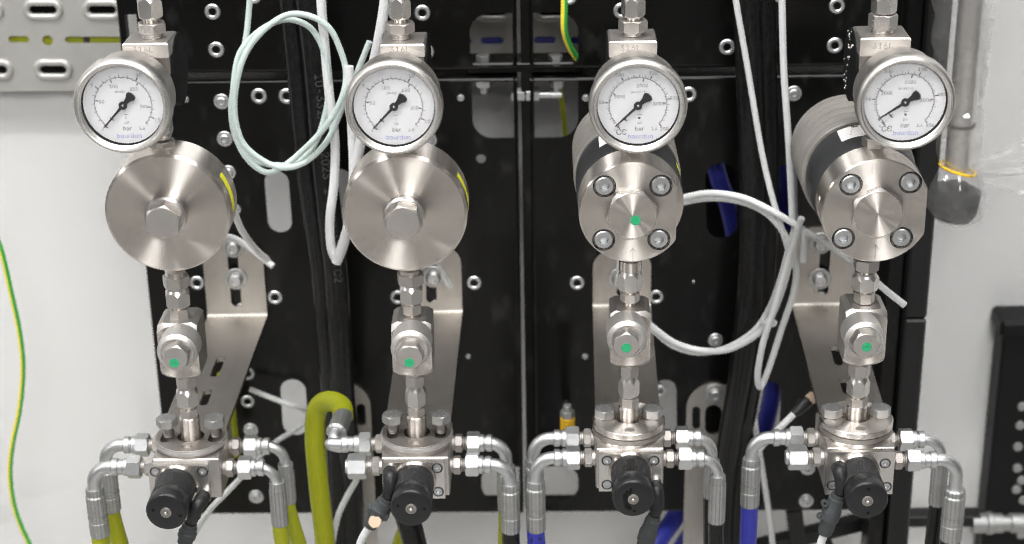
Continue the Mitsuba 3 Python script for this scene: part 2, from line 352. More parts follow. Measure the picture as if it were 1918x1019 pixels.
# the bolted flanges seen in the window between the four panels
k = thing('cross_flange', 'black bolted frame cross in the window between the panels, upright lengthened to darken the seam', 'frame')
a0, a1 = at(872, 118, PY + .008), at(1092, 136, PY + .008)
obj('cross_bar', bx(a0[0], a1[0], PY + .006, PY + .040, a1[2], a0[2], .0015), 'panel_black', k)
b0 = at(985, 20, PY + .008); b1 = at(985, 262, PY + .008)
obj('bar_and_seam_shade', bx(b0[0] - .0049, b0[0] + .0049, PY + .007, PY + .036, ZB - .002, ZTOP, .0008), 'panel_black', k)  # flange within the window; the rest of its height added to blacken the seam
for x in (905, 1040):
    p = at(x, 122, PY + .016)
    b = obj('bolt', cat([mv(hexm(.0115, .002, .0095, rot=rng.random()), up(p)), mv(cyl(.009, 0, .0018), up(p))]), 'zinc', k)
    q = at(x + 2, 150, PY + .014); obj('nut', cat([mv(hexm(.0125, -.006, .002, rot=.2), up(q)), mv(cyl(.0035, -.012, -.006), up(q))]), 'zinc', k)
p = at(958, 178, PY + .012); obj('cross_bolt', cat([mv(hexm(.012, 0, .012), frame(p, [1, 0, 0])), mv(cyl(.0035, .012, .045), frame(p, [1, 0, 0]))]), 'zinc', k)
p = at(985, 177, PY + .012); obj('cross_nut', cat([mv(hexm(.013, .0, .012), frame(p, [1, 0, 0])), mv(cyl(.0035, .012, .022), frame(p, [1, 0, 0]))]), 'zinc', k)
# perforated galvanised plate behind the upper panels
PL = .390
prf = unary_union([rect(-140, -60, 1180, 166, PL), rect(200, -700, 1180, -50, PL)])  # second piece rises out of view and shades the space behind the windows
holes = []
for i in range(-1, 13):
    sx = 81 + i * 111.0
    if i < 2: holes += [capsule(sx - 18, 18, sx + 18, 18, 19, PL), capsule(sx + 2, 130, sx + 36, 130, 19, PL)]
    elif i > 6: holes += [capsule(sx - 62, 21, sx - 28, 21, 19, PL)]
holes += [capsule(22, 74, 48, 74, 13, PL), Point(*pp(89, 76, PL)).buffer(.0052), capsule(128, 75, 240, 75, 13, PL), capsule(907, 76, 936, 76, 14, PL), capsule(1007, 75, 1034, 75, 14, PL), capsule(1075, 76, 1110, 76, 14, PL), capsule(858, 77, 876, 77, 14, PL)]
k = thing('perforated_plate', 'galvanised perforated plate with raised slots at the upper left of the wall', 'plate')
obj('sheet', plate(prf.difference(unary_union(holes)), PL, .0025), 'galvanised', k, smooth=False)
for h in holes[:-7]:                                         # the raised rim of each large slot
    c = np.array(h.buffer(.0022).exterior.coords)[:, :2]; c = c[::2]
    p3 = np.stack([c[:, 0], np.full(len(c), PL - .0002), c[:, 1]], 1)
    obj('slot_rim', tube(np.vstack([p3, p3[1:2]]), .0034, 10, False), 'galvanised', k)
pk = obj('added_slot_backing', bx(*[at(-140, 40, .345)[0], at(1180, 40, .345)[0]], .4125, .4185, at(300, 146, .41)[2], at(300, -60, .41)[2]), 'device_black'); tag(pk, 'black sheet added behind the perforated plate to blacken its slots', 'backing')  # plain black sheet added so the slots look black inside
pk = obj('yellow_cable', tube(catmull([at(-60, 72, .402), at(60, 73, .402), at(150, 75, .402), at(300, 72, .402)]), .0075, 16), 'hose_yellow'); tag(pk, 'yellow cable showing through the slots of the perforated plate', 'cable')
pk = obj('cable_tie', ring(.0076, .0084, -.003, .003).tr(frame(at(166, 75, .402), [1, 0, 0])), 'black_plastic'); tag(pk, 'black tie round the yellow cable behind the perforated plate', 'cable tie')
pk = obj('blue_cable', tube(catmull([at(820, 76, .402), at(920, 75, .402), at(1020, 75, .402), at(1120, 76, .402)]), .0072, 16), 'hose_blue'); tag(pk, 'dark blue cable behind the slots in the window between the panels', 'cable')

# black post and frame on the right
k = thing('frame_post', 'black square steel post along the right edge of the panels', 'post')
q0, q1 = at(1700, 540, .20), at(1741, 540, .20); zj = row(598, q1[0], .20)
obj('upper_tube', bx(q0[0], q1[0], .20, .25, zj + .0006, 1.0, .002), 'post_black', k)
obj('lower_tube', bx(q0[0], q1[0], .20, .25, -1.0, zj - .0006, .002), 'post_black', k)
obj('side_strip', bx(q0[0] - .016, q0[0] - .0008, .215, .25, -1.0, 1.0, .0015), 'panel_black', k)
k = thing('lower_frame', 'black welded steel frame under the lower right panel', 'frame')
def bar(p, q, w, key, mat='post_black'):
    p, q = np.asarray(p), np.asarray(q); L = np.linalg.norm(q - p)
    return obj('bar', mv(bx(-w / 2, w / 2, -w / 2, w / 2, 0, L, .0012), frame(p, q - p, [0, 1, 0])), mat, key)
bar(at(1486, 950, .28), at(1500, 1060, .28), .016, k); bar(at(1650, 968, .29), at(1400, 1030, .29), .015, k); bar(at(1628, 965, .27), at(1630, 1060, .27), .014, k); bar(at(1540, 990, .305), at(1580, 1080, .305), .008, k)
k = thing('rail', 'thin black horizontal rail with a grey coupling right of the post', 'rail')
a, b = at(1700, 975, .28), at(1838, 978, .28)
obj('bar', bx(a[0], b[0], .28, .30, b[2] - .006, b[2] + .006, .001), 'post_black', k)
c = at(1820, 980, .285)
obj('coupling', mv(lathe([(0, 0), (.010, 0), (.010, .014), (.0115, .015), (.0115, .020), (.010, .021), (.010, .030), (.008, .031), (.008, .038), (.010, .039), (.010, .06), (0, .06)], 40), frame(c, [1, 0, 0])), 'zinc_dull', k)
k = thing('wall_unit', 'blurred black wall unit with round grey buttons at the lower right edge', 'box')
a, b = at(1884, 602, .38), at(2100, 636, .38); zlow = at(1886, 1100, .38)[2]
obj('top_cover', bx(a[0] - .006, b[0], .374, .4185, b[2] + .004, a[2] + .002, .004), 'device_black', k)
obj('housing', bx(a[0], b[0], .384, .4185, zlow, b[2] + .006, .003), 'device_black', k)
for x, y in ((1910, 795), (1906, 835), (1905, 875), (1913, 898), (1903, 915), (1916, 935), (1912, 1000), (1914, 760)):
    obj('button', mv(cyl(.005, 0, .003), out(at(x, y, .384))), 'zinc_dull', k)

# grey straps with slots at the foot of the panels
for i, (x0, x1, xs) in enumerate(((600, 694, ((613, 776, 613, 792, 15), (676, 764, 677, 790, 17))), (1286, 1388, ((1304, 768, 1304, 797, 15), (1336, 772, 1336, 800, 31))))):
    k = thing('slotted_strap', ('grey steel strap with rounded top behind the looped yellow hose', 'grey steel strap with rounded top between the two right brackets')[i], 'strap')
    Y = PY - .003; a, b = pp(x0, 760, Y), pp(x1, 760, Y); r = (b[0] - a[0]) / 2; zt = pp(x0, 718, Y)[1]
    g = unary_union([Point(a[0] + r, zt - r).buffer(r, quad_segs=16), sbox(a[0], zt - .42, b[0], zt - r)])
    g = g.difference(unary_union([capsule(*q, Y) for q in xs]))
    obj('sheet', plate(g, Y, .0025), 'bracket_steel', k, smooth=False)
    p = at((x0 + x1) / 2 + (2 if i else 0), 738, Y)
    obj('washer', mv(cyl(.0105, 0, .0015), out(p)), 'zinc_dull', k)
    obj('screw', mv(lathe([(0, 0), (.0062, 0), (.0062, .003), (.0048, .005), (.0028, .005), (.0026, .0035), (0, .0035)], 36), out(p - np.array([0, .0015, 0]))), 'zinc', k)

# ================================================================== COLUMNS
AX = [at(333, 556, 0)[0], at(770, 545, 0)[0], at(1180, 545, 0)[0], at(1620, 540, 0)[0]]
YB = 0.0
def colrow(i, y, Y=0.0): return row(y, AX[i], Y)
def nutm(af, h, rot):
    R = af / math.sqrt(3); w = af / 2 * .985
    return hexm(af, 0, h, rot=rot) ^ revm([(0, 0), (w, 0), (R * 1.002, h * .10), (R * 1.002, h * .62), (w * .90, h * .90), (w * .88, h), (0, h)])
def segs(i, parts, parent, mat='steel', dx=0.0):
    """hexes, cylinders and threads strung on the upright axis of a column: (kind, upper row, lower row, width in pixels)"""
    for q in parts:
        kind, y0, y1, w = q[:4]; zt, zb = colrow(i, y0), colrow(i, y1); s = pxm([AX[i], 0, zb]); W = w / s
        nm = {'hex': 'hex_nut', 'nut': 'union_nut', 'nutd': 'union_nut', 'cyl': 'pipe', 'thr': 'thread'}[kind]
        o = [AX[i] + dx, 0, zb]; h = zt - zb
        rot = PI / 6 + (q[4] if len(q) > 4 else .15)
        if kind == 'hex': m = hexm(W * .93, 0, h, rot=rot); mt = mat
        elif kind == 'nut': m = nutm(W * .95, h, rot); mt = 'steel_bright'
        elif kind == 'nutd': m = mv(nutm(W * .95, h, rot), np.diag([1, -1, -1, 1.]) ); m.apply_translation([0, 0, h]); mt = 'steel_bright'
        elif kind == 'cyl': m = cyl(W * .41, 0, h); mt = 'steel_turned'
        else: m = thread(W * .46, 0, h); mt = 'steel_bright'
        key = obj(nm, mv(m, up(o)), mt, parent, smooth=20)
        if len(q) > 5:
            tx = text_on_cyl(q[5], .0042, W * .93 / 2 * 1.004); v = tx.vertices.copy()
            # flat lettering on the flat of the hex that looks at the viewer
            f = text(q[5], .0044, np.eye(4)); a = round((-PI / 2 - rot - PI / 6) / (PI / 3)) * PI / 3 + rot + PI / 6 + (q[6] if len(q) > 6 else 0) * PI / 3
            n = np.array([math.cos(a), math.sin(a), 0]); M = frame(np.array(o) + n * (W * .93 / 2 + .0000) + np.array([0, 0, h * .5]), n, np.cross([0, 0, 1], n))
            if len(q) > 7: M = M @ np.diag([-1, -1, 1, 1.])
            obj('stamp', mv(f, M), 'engraving', key)
def seams(z0, z1): return z0, z1

def gauge(i, cx, cy, low, needle, turn=0.0):
    k = thing('pressure_gauge', ['round steel pressure gauge at the top of the leftmost column, needle at zero', 'round steel pressure gauge at the top of the second column, beside the white tubes',
              'round steel pressure gauge with CE mark at the top of the third column', 'round steel pressure gauge with CE mark on the rightmost column beside the wrapped pipe'][i], 'pressure gauge', 'pressure gauges along the top')
    c = at(cx, cy, -.050); M = out(c)
    if turn: M = M @ np.array([[math.cos(turn), -math.sin(turn), 0, 0], [math.sin(turn), math.cos(turn), 0, 0], [0, 0, 1, 0], [0, 0, 0, 1.]])
    A = lambda name, m, mt, **q: obj(name, mv(m, M), mt, k, **q)
    A('case', lathe([(0, -.0320), (.0300, -.0320), (.0318, -.0305), (.0325, -.028), (.0325, -.0050)], 96), 'steel')
    A('bezel', lathe([(.032, -.0055), (.0345, -.0055), (.0354, -.0045), (.0354, .0020), (.0349, .0046), (.0338, .0062), (.0326, .0067), (.0315, .0062), (.0308, .0048), (.0301, .0040), (.0297, .0036), (.0296, -.0004)], 120), 'bezel_steel')
    A('dial', lathe([(.0298, -.0003), (.0298, 0), (0, 0)], 80), 'dial_white')
    obj('glass', mv(lathe([(.0300, .0034), (0, .0034)], 80), M), 'gauge_glass', k)
    A('gasket', lathe([(.02955, .0032), (.02955, .0001), (.0290, .00005)], 96), 'hole_black')
    pr, pg = [], []                                          # dark print and grey print
    def P(a, r): return r * math.cos(math.radians(a)), r * math.sin(math.radians(a))
    def tick(a, r0, r1, w, lst):
        (x0, y0), (x1, y1) = P(a, r0), P(a, r1); d = unit([x1 - x0, y1 - y0]); q = np.array([-d[1], d[0]]) * w / 2
        poly = Polygon([(x0 + q[0], y0 + q[1]), (x1 + q[0], y1 + q[1]), (x1 - q[0], y1 - q[1]), (x0 - q[0], y0 - q[1])])
        m = trimesh.creation.extrude_polygon(poly, .00008, engine='earcut'); lst.append(m)
    def put(s, h, x, y, lst, bold=False, dep=.00008): lst.append(text(s, h, T_(x, y), dep, bold))
    def T_(x, y): m = np.eye(4); m[:3, 3] = (x, y, .00002); return m
    a0, span = 229.0, 272.0
    def arc(r, w, b0, b1, lst):
        t = np.radians(np.linspace(b0, b1, 70)); g = LineString(np.stack([r * np.cos(t), r * np.sin(t)], 1)).buffer(w / 2, cap_style=2)
        lst.append(trimesh.creation.extrude_polygon(g, .00008, engine='earcut'))
    arc(.0206, .00042, a0, a0 - span, pg)
    if low:
        full, step, names = 16, 5, ['5', '10', '15']; ps, pst, pn = 232, 50, ['50', '100', '150', '200']
        for v in np.arange(0, 16.01, .5):
            tick(a0 - v / full * span, .0206, .0206 + (.0021 if abs(v % 1) < .01 else .0012), .00036, pg)
    else:
        full, step, names = 250, 50, ['50', '100', '150', '200', '250']; ps, pst, pn = 3626, 1000, ['1000', '2000', '3000']
        for v in np.arange(0, 251, 5):
            tick(a0 - v / full * span, .0206, .0206 + (.0021 if v % 10 == 0 else .0012), .00036, pg)
    for j, s in enumerate(names):
        a = a0 - (j + 1) * step / full * span
        tick(a, .0214, .0236, .0008, pr); x, y = P(a, .0262); put(s, .0024, x, y, pr)
    for j in range(int(ps / pst * 5) + 1):
        a = a0 - j * pst / 5 / ps * span; tick(a, .0206 - (.0016 if j % 5 == 0 else .0010), .0206, .00036, pg)
    for j, s in enumerate(pn):
        a = a0 - (j + 1) * pst / ps * span
        tick(a, .0180, .0199, .0008, pr); x, y = P(a, .0148 if len(s) > 2 else .0156); put(s, .0024, x, y, pr)
    tick(a0, .0125, .0150, .0006, pr)
    for rr in (.0140, .0215):                                # the cross marks at the zero stop
        x, y = P(a0, rr); d = np.array(P(a0 + 90, 1)); g = LineString([(x - d[0] * .0017, y - d[1] * .0017), (x + d[0] * .0017, y + d[1] * .0017)]).buffer(.0004)
        pr.append(trimesh.creation.extrude_polygon(g, .00008, engine='earcut'))
    x, y = P(a0, .0236); put('0', .0016, x - .001, y - .0004, pg)
    put('EN 837-1', .0016, 0, .0098, pg); put('psi', .0019, .0013, -.0131, pg); put('bar', .0031, .0013, -.0176, pr); put('1.6', .0023, .0118, -.0177, pg)
    tick(0, .0, .0035, .0004, pg); pg[-1].apply_translation([-.0006, -.0071, 0])
    if low: put('C', .0018, .0010, -.0096, pg)
    else: pr.append(bx(.0002, .0018, -.0104, -.0088, 0, .00008)); put('C', .0041, -.0136, -.0200, pr, dep=.0001); put('\u0404', .0041, -.0097, -.0200, pr, dep=.0001)
    obj('print', mv(cat(pr), M), 'ink', k, smooth=False); obj('fine_print', mv(cat(pg), M), 'ink_grey', k, smooth=False)
    obj('maker_name', mv(text('bourdon', .0034, T_(.0020, -.0233)), M), 'ink_blue', k, smooth=False)
    # needle
    b = needle; d, q = np.array(P(b, 1)), np.array(P(b + 90, 1)); pt = lambda r, w: d * r + q * w
    tail = [pt(-.0028, .0010), pt(-.0060, .0017), pt(-.0088, .0032), pt(-.0104, .0030), pt(-.0112, .0012), pt(-.0112, -.0012), pt(-.0104, -.0030), pt(-.0088, -.0032), pt(-.0060, -.0017), pt(-.0028, -.0010)]
    g = unary_union([Polygon([pt(0, .0011), pt(.0225, .00035), pt(.0225, -.00035), pt(0, -.0011)]), Polygon(tail).buffer(.0004), LineString([pt(-.005, 0), (0, 0)]).buffer(.0011), Point(0, 0).buffer(.0031)])
    nd = trimesh.creation.extrude_polygon(g, .0005, engine='earcut'); nd.apply_translation([0, 0, .0014])
    nk = obj('needle', mv(nd, M), 'ink', k, smooth=False)
    obj('pin', mv(cyl(.0009, .0012, .0026, n=24), M), 'steel_bright', nk)
    A('stem', cyl(.009, -.042, -.023, n=40), 'steel')
    return k
def scaled_block(i, yt, xl, xr, side):
    """the steel valve block behind the gauge with its black round body"""
    k = thing('valve_block', f'square steel valve block with black round back, at the top of the {WHERE[i]}', 'valve block', 'valve blocks along the top')
    X = AX[i]; zt = row(yt, X, -.0); yf, yb = -.0165, .0175
    a, b = at(xl, yt + 10, yf)[0], at(xr, yt + 10, yf)[0]
    zlip = row(109 - (0, 2, 2, 4)[i], X, yf); zb = row(196, X, 0)
    m = Manifold.hull_points(np.array([(x, y, z) for x in (a + .001, b - .001) for y in (yf + .001, yb) for z in (zt, zlip + .0008)] + [(x, y, z) for x in (a, b) for y in (yf, yb) for z in (zt - .001, zlip)]))
    kb = obj('block', m, 'steel', k, smooth=False)
    obj('lower_body', bx(a + .0012, b - .0012, yf + .005, yb, zb, zlip + .0002, .0015), 'steel_dark', k, smooth=False)
    xc = (a + b) / 2; rk, yk, zk = .0275, .017, zt - .0290
    ck = Manifold.cylinder(b - a + .0016, rk, rk, 96).rotate([0, 90, 0]).translate([a - .0008, yk, zk]) ^ Manifold.cube([.2, .2, .2]).translate([a - .1, yf + .0012, zt - .2004])
    obj('black_body', ck, 'hole_black', k, smooth=25)
    obj('stamp', text('316L', .0045, out([xc - .002, yf, (zt + zlip) / 2 + .001])), 'engraving', kb, smooth=False)
    if i == 3:                                               # water drops on the black side
        ds = []
        for _ in range(26):
            rr_, an = rk * math.sqrt(rng.random()) * .97, rng.uniform(-1.2, 2.6); q = np.array([a - .0009, yk + rr_ * math.cos(an), min(zt - .003, zk + rr_ * math.sin(an))])
            s = trimesh.creation.icosphere(1, rng.uniform(.0005, .0011)); s.apply_translation(q); ds.append(s)
        obj('droplets', cat(ds), 'steel_bright', k, smooth=True, kind='stuff')
    return k
# ---- top fittings, blocks, gauges
tops = [(0, 62, 228, 314, ((12, 32, 46), (32, 43, 35), (41, 60, 51), (60, 74, 43))), (1, 64, 712, 795, ((14, 33, 40), (33, 43, 30), (41, 60, 52), (60, 72, 40))),
        (2, 58, 1141, 1231, ((6, 30, 42), (30, 40, 32), (36, 58, 52), (58, 70, 40))), (3, 52, 1612, 1707, ((1, 23, 44), (23, 30, 34), (25, 52, 51), (52, 61, 44)))]
for i, yt, xl, xr, ((a0, a1, aw), (n0, n1, nw), (h0, h1, hw), (t0, t1, tw)) in tops:
    k = thing('tube_fitting', f'steel hex tube fitting rising from the valve block of the {WHERE[i]}', 'pipe fitting', 'fittings on top of the valve blocks')
    segs(i, [('cyl', -60, a0 + 2, aw * .62), ('nut', -16, a1, aw, .3), ('cyl', n0, n1, nw), ('hex', h0, h1, hw, (.34, .2, .5, .26)[i], '316L') if i in (0, 3) else ('hex', h0, h1, hw, .35), ('thr', t0, t1, tw)], k)
    scaled_block(i, yt + 8, xl, xr, 1)
for i, (cx, cy, low, nd) in enumerate(((231, 196.5, 1, 227), (738, 199, 1, 226), (1195, 197, 0, 223.5), (1695, 190.5, 0, 214))):
    gauge(i, cx, cy, low, nd)
for i, (y0, y1, y2, w) in enumerate(((262, 280, 292, 46), (268, 282, 292, 46), (262, 276, 288, 46), (256, 274, 280, 46))):
    k = thing('gauge_fitting', f'steel hex fitting below the gauge of the {WHERE[i]}', 'pipe fitting', 'fittings under the gauges')
    segs(i, [('cyl', 190, y0 - 20, 32), ('nutd', y0 - 40, y0 - 4, 40), ('hex', y0, y1, w, .2, '316L') if i == 0 else ('hex', y0, y1, w, .3), ('thr', y1, y2 + 4, 40)], k)

# ---- big steel drums (columns 1 and 2)
for i, (cx, cy, hx) in enumerate(((313, 401, .35), (758, 401, .75))):
    k = thing('steel_drum', ('large round steel drum with centre bolt on the leftmost column', 'large round steel drum with centre bolt beside the white tube loop')[i], 'valve housing', 'round steel drums')
    c = at(cx, cy, -.022); M = out(c); R = 117.5 / pxm(c); D = .036
    obj('shell', mv(lathe([(0, -D), (R - .001, -D), (R, -D + .001), (R, -.0020), (R - .0020, 0)], 160), M), 'steel_turned', k)
    prof = [(R - .0020, 0)] + [((R - .0020) * (1 - j / 14), 0) for j in range(1, 15)]
    obj('front_face', mv(lathe(prof, 160), M), 'steel_turned', k)
    kp = obj('plug_collar', mv(lathe([(0, 0), (.0156, 0), (.0158, .0006), (.0158, .0064), (.0142, .0080), (0, .0080)], 72), M), 'steel_bright', k)
    obj('plug_hex', mv(hexm(.0245, .0080, .0190, rot=hx), M), 'steel', k, smooth=20)
    # yellow label on the right of the rim
    t = np.radians(np.linspace(-4, 33, 24)); rr = R + .0003; zz = (-.011, -.020); v = np.array([[rr * math.cos(q), rr * math.sin(q), z] for q in t for z in zz])
    f = np.array([[2 * j, 2 * j + 2, 2 * j + 3, 2 * j + 1] for j in range(23)]); f = np.vstack([f[:, [0, 1, 2]], f[:, [0, 2, 3]]])
    v2 = np.vstack([v, v * [1 - .0004, 1 - .0004, 1]]); f2 = np.vstack([f, f[:, ::-1] + len(v)])
    kl = obj('yellow_label', mv(trimesh.Trimesh(v2, f2, process=False), M), 'yellow_label', k, smooth=40)
    tl = meshkit.text_mesh('WARNING 01', .0035, .0001); tl.apply_translation([-(tl.bounds[1][0]) / 2, -.00175, 0]); w = tl.vertices.copy(); q = np.radians(14.5) - w[:, 0] / R
    tl.vertices = np.stack([(rr + .0001 + w[:, 2]) * np.cos(q), (rr + .0001 + w[:, 2]) * np.sin(q), -.0155 + w[:, 1]], 1)
# ---- actuator cylinders (columns 3 and 4)
for i, (cx, cy, R_, rowlab, lab) in enumerate(((1184, 399, 100, 0, 'round valve cylinder with green dot and four socket screws on the third column'), (1642, 396, 103, 1, 'round valve cylinder with white sleeve label and four socket screws on the rightmost column'))):
    k = thing('valve_cylinder', lab, 'valve cylinder', 'valve cylinders with socket screws')
    c = at(cx, cy, -.032); M = out(c); s = pxm(c); R = R_ / s; xf = (83 if i == 0 else 92) / s
    lim = lambda a: np.where(np.cos(a) > 1e-3, xf / np.maximum(np.cos(a), 1e-3), 1.0)
    scr = [(x / s, y / s / .93) for x, y in (((-52, 50), (53, 50), (-53, -50), (51, -50)) if i == 0 else ((-51, 50), (59, 53), (-59, -50), (50, -50)))]
    flt = .020
    sh = lathe([(R, -.030)] + [(R, -flt - .0002)], 160); obj('flange_rear', mv(lathe([(0, -.030), (R, -.030), (R, -flt), (xf * .9, -flt)], 160), M), 'steel_turned', k)
    fl = lathe([(R, -flt), (R, -.001), (R - .001, 0)], 200, lim); 
    obj('flange', mv(fl, M), 'steel_turned', k)
    fc = lathe([((R - .001) * (1 - j / 44), 0) for j in range(45)], 240, lim)
    cen = fc.v[fc.f].mean(1); keep = np.ones(len(fc.f), bool)
    for x, y in scr: keep &= np.hypot(cen[:, 0] - x, cen[:, 1] - y) > .0077
    fc.f = fc.f[keep]
    obj('flange_face', mv(fc, M), 'steel_turned', k)
    for x, y in scr:
        Mi = M @ np.array([[1, 0, 0, x], [0, 1, 0, y], [0, 0, 1, 0], [0, 0, 0, 1.]])
        cb = obj('counterbore', mv(lathe([(0, -.005), (.0079, -.005), (.0079, 0)][::-1] + [], 48) if False else lathe([(.0086, .00012), (.0084, .00022), (.0079, .0001), (.0079, -.005), (0, -.005)], 48), Mi), 'hole_black', k)  # lined black to stand for the shade in the gap round the screw
        hd = Manifold.cylinder(.0056, .0071, .0071, 48).translate([0, 0, -.005]) ^ revm([(0, -.005), (.0071, -.005), (.0071, -.0001), (.0064, .0006), (0, .0006)], 48)
        hd = hd - hexm(.0070, -.0046, .002, rot=rng.uniform(0, 1))
        hs = obj('socket_screw', mv(hd, Mi), 'zinc', k, smooth=25)
    hexr = (.2, .5)[i]
    obj('boss', mv(hexm(.0365, 0, .0065, rot=hexr) ^ revm([(0, -.001), (.0202, -.001), (.0202, .004), (.0178, .0066), (0, .0066)], 96), M), 'steel_bright', k, smooth=24)
    obj('boss_face', mv(lathe([(.0176 * (1 - j / 10), .00668) for j in range(11)], 120), M), 'steel_turned', k)
    ar = unary_union([LineString([(0, -.0385), (0, -.0275)]).buffer(.00035), LineString([(-.0022, -.0302), (0, -.0272), (.0022, -.0302)]).buffer(.00035)])
    obj('arrow_mark', mv(trimesh.creation.extrude_polygon(ar, .00015, engine='earcut'), M @ np.array([[1, 0, 0, .001], [0, 1, 0, -.001 + (.0015 if i else 0)], [0, 0, 1, 0], [0, 0, 0, 1.]])), 'engraving_pale' if i == 0 else 'engraving', k)
    if i == 0: obj('green_dot', mv(cyl(.0039, 0, .0002, n=40), M @ np.array([[1, 0, 0, .0022], [0, 1, 0, -.0034], [0, 0, 1, .0067], [0, 0, 0, 1.]])), 'green_dot', k)
    Rb = R * 1.02
    obj('black_band', mv(lathe([(0, -.080), (Rb, -.080), (Rb, -.034), (Rb - .002, -.0305), (0, -.0302)], 120), M), 'band_grey', k)
    Rs = R * (1.06 if i == 0 else 1.09); pr = [(0, -.152), (Rs - .003, -.152), (Rs, -.149)]
    for j in range(5):
        z = -.143 + j * .0132; pr += [(Rs, z), (Rs - .0009, z + .0003), (Rs - .0009, z + .0011), (Rs, z + .0014)]
    pr += [(Rs, -.0812), (Rs - .001, -.0803), (0, -.0803)]
    obj('ribbed_sleeve', mv(lathe(pr, 120), M), 'sleeve_grey', k)
    # label on the band
    t0, t1 = ((98, 124), (80, 118))[i]; t = np.radians(np.linspace(t0, t1, 26)); rr = Rb + .0003; zz = (-.052, -.0775)
    v = np.array([[rr * math.cos(q), rr * math.sin(q), z] for q in t for z in zz]); f = np.array([[2 * j, 2 * j + 1, 2 * j + 3, 2 * j + 2] for j in range(25)]); f = np.vstack([f[:, [0, 1, 2]], f[:, [0, 2, 3]]])
    kl = obj('paper_label', mv(trimesh.Trimesh(np.vstack([v, v * [.9996, .9996, 1]]), np.vstack([f[:, ::-1], f + len(v)]), process=False), M), 'label_white', k, smooth=40)
    if i == 1:
        def wrap(m, ang, z):
            w = m.vertices.copy(); q = math.radians(ang) - w[:, 0] / rr; ra = rr + .0001 + w[:, 2]
            m.vertices = np.stack([ra * np.cos(q), ra * np.sin(q), z - w[:, 1]], 1); m.invert(); return mv(m, M)
        obj('print', wrap(meshkit.text_mesh('Sa', .0036, .0001, True), 103, -.0735), 'ink', kl, smooth=False)
        obj('small_print', cat([wrap(bx(0, .018, 0, .0008, 0, .0001), 104 + j, -.0690 + j * .0034) for j in range(4)]), 'ink_grey', kl, smooth=False)
    if i == 1: obj('vent_hole', mv(cyl(.0032, -.001, .0006, n=32), frame(c + np.array([-R * .995, .015, .004]), [-1, 0, 0])), 'steel_bright', k)
    if i == 0:
        t = np.radians(np.linspace(8, 26, 14)); zz = (-.050, -.066); v = np.array([[rr * math.cos(q), rr * math.sin(q), z] for q in t for z in zz]); f = np.array([[2 * j, 2 * j + 2, 2 * j + 3, 2 * j + 1] for j in range(13)]); f = np.vstack([f[:, [0, 1, 2]], f[:, [0, 2, 3]]])
        obj('yellow_label', mv(trimesh.Trimesh(np.vstack([v, v * [.9996, .9996, 1]]), np.vstack([f, f[:, ::-1] + len(v)]), process=False), M), 'yellow_label', k, smooth=40)

# ---- fittings between drum and check valve
mids = [[('thr', 505, 516, 42), ('hex', 515, 536, 48, .45, '316L', 1, 'flip'), ('cyl', 535, 540, 38), ('nut', 536, 571, 46, .2), ('cyl', 570, 577, 34), ('hex', 576, 593, 35, .1), ('cyl', 590, 604, 28)],
        [('thr', 504, 512, 42), ('hex', 511, 530, 50, .2), ('nut', 529, 564, 44, .1), ('cyl', 562, 570, 34), ('hex', 568, 586, 35, .15), ('cyl', 584, 598, 28)],
        [('cyl', 486, 505, 52), ('nut', 500, 542, 42, .55), ('cyl', 540, 550, 34), ('hex', 547, 563, 34, .45), ('cyl', 560, 575, 26)],
        [('hex', 484, 504, 46, .0), ('cyl', 500, 512, 40), ('nut', 508, 541, 47, .5), ('cyl', 540, 548, 32), ('hex', 546, 565, 36, .5), ('cyl', 562, 578, 28)]]
for i, sg in enumerate(mids):
    k = thing('tube_union', f'steel tube union between the {"drum" if i < 2 else "cylinder"} and the check valve of the {WHERE[i]}', 'pipe fitting', 'tube unions above the check valves')
    segs(i, sg, k)
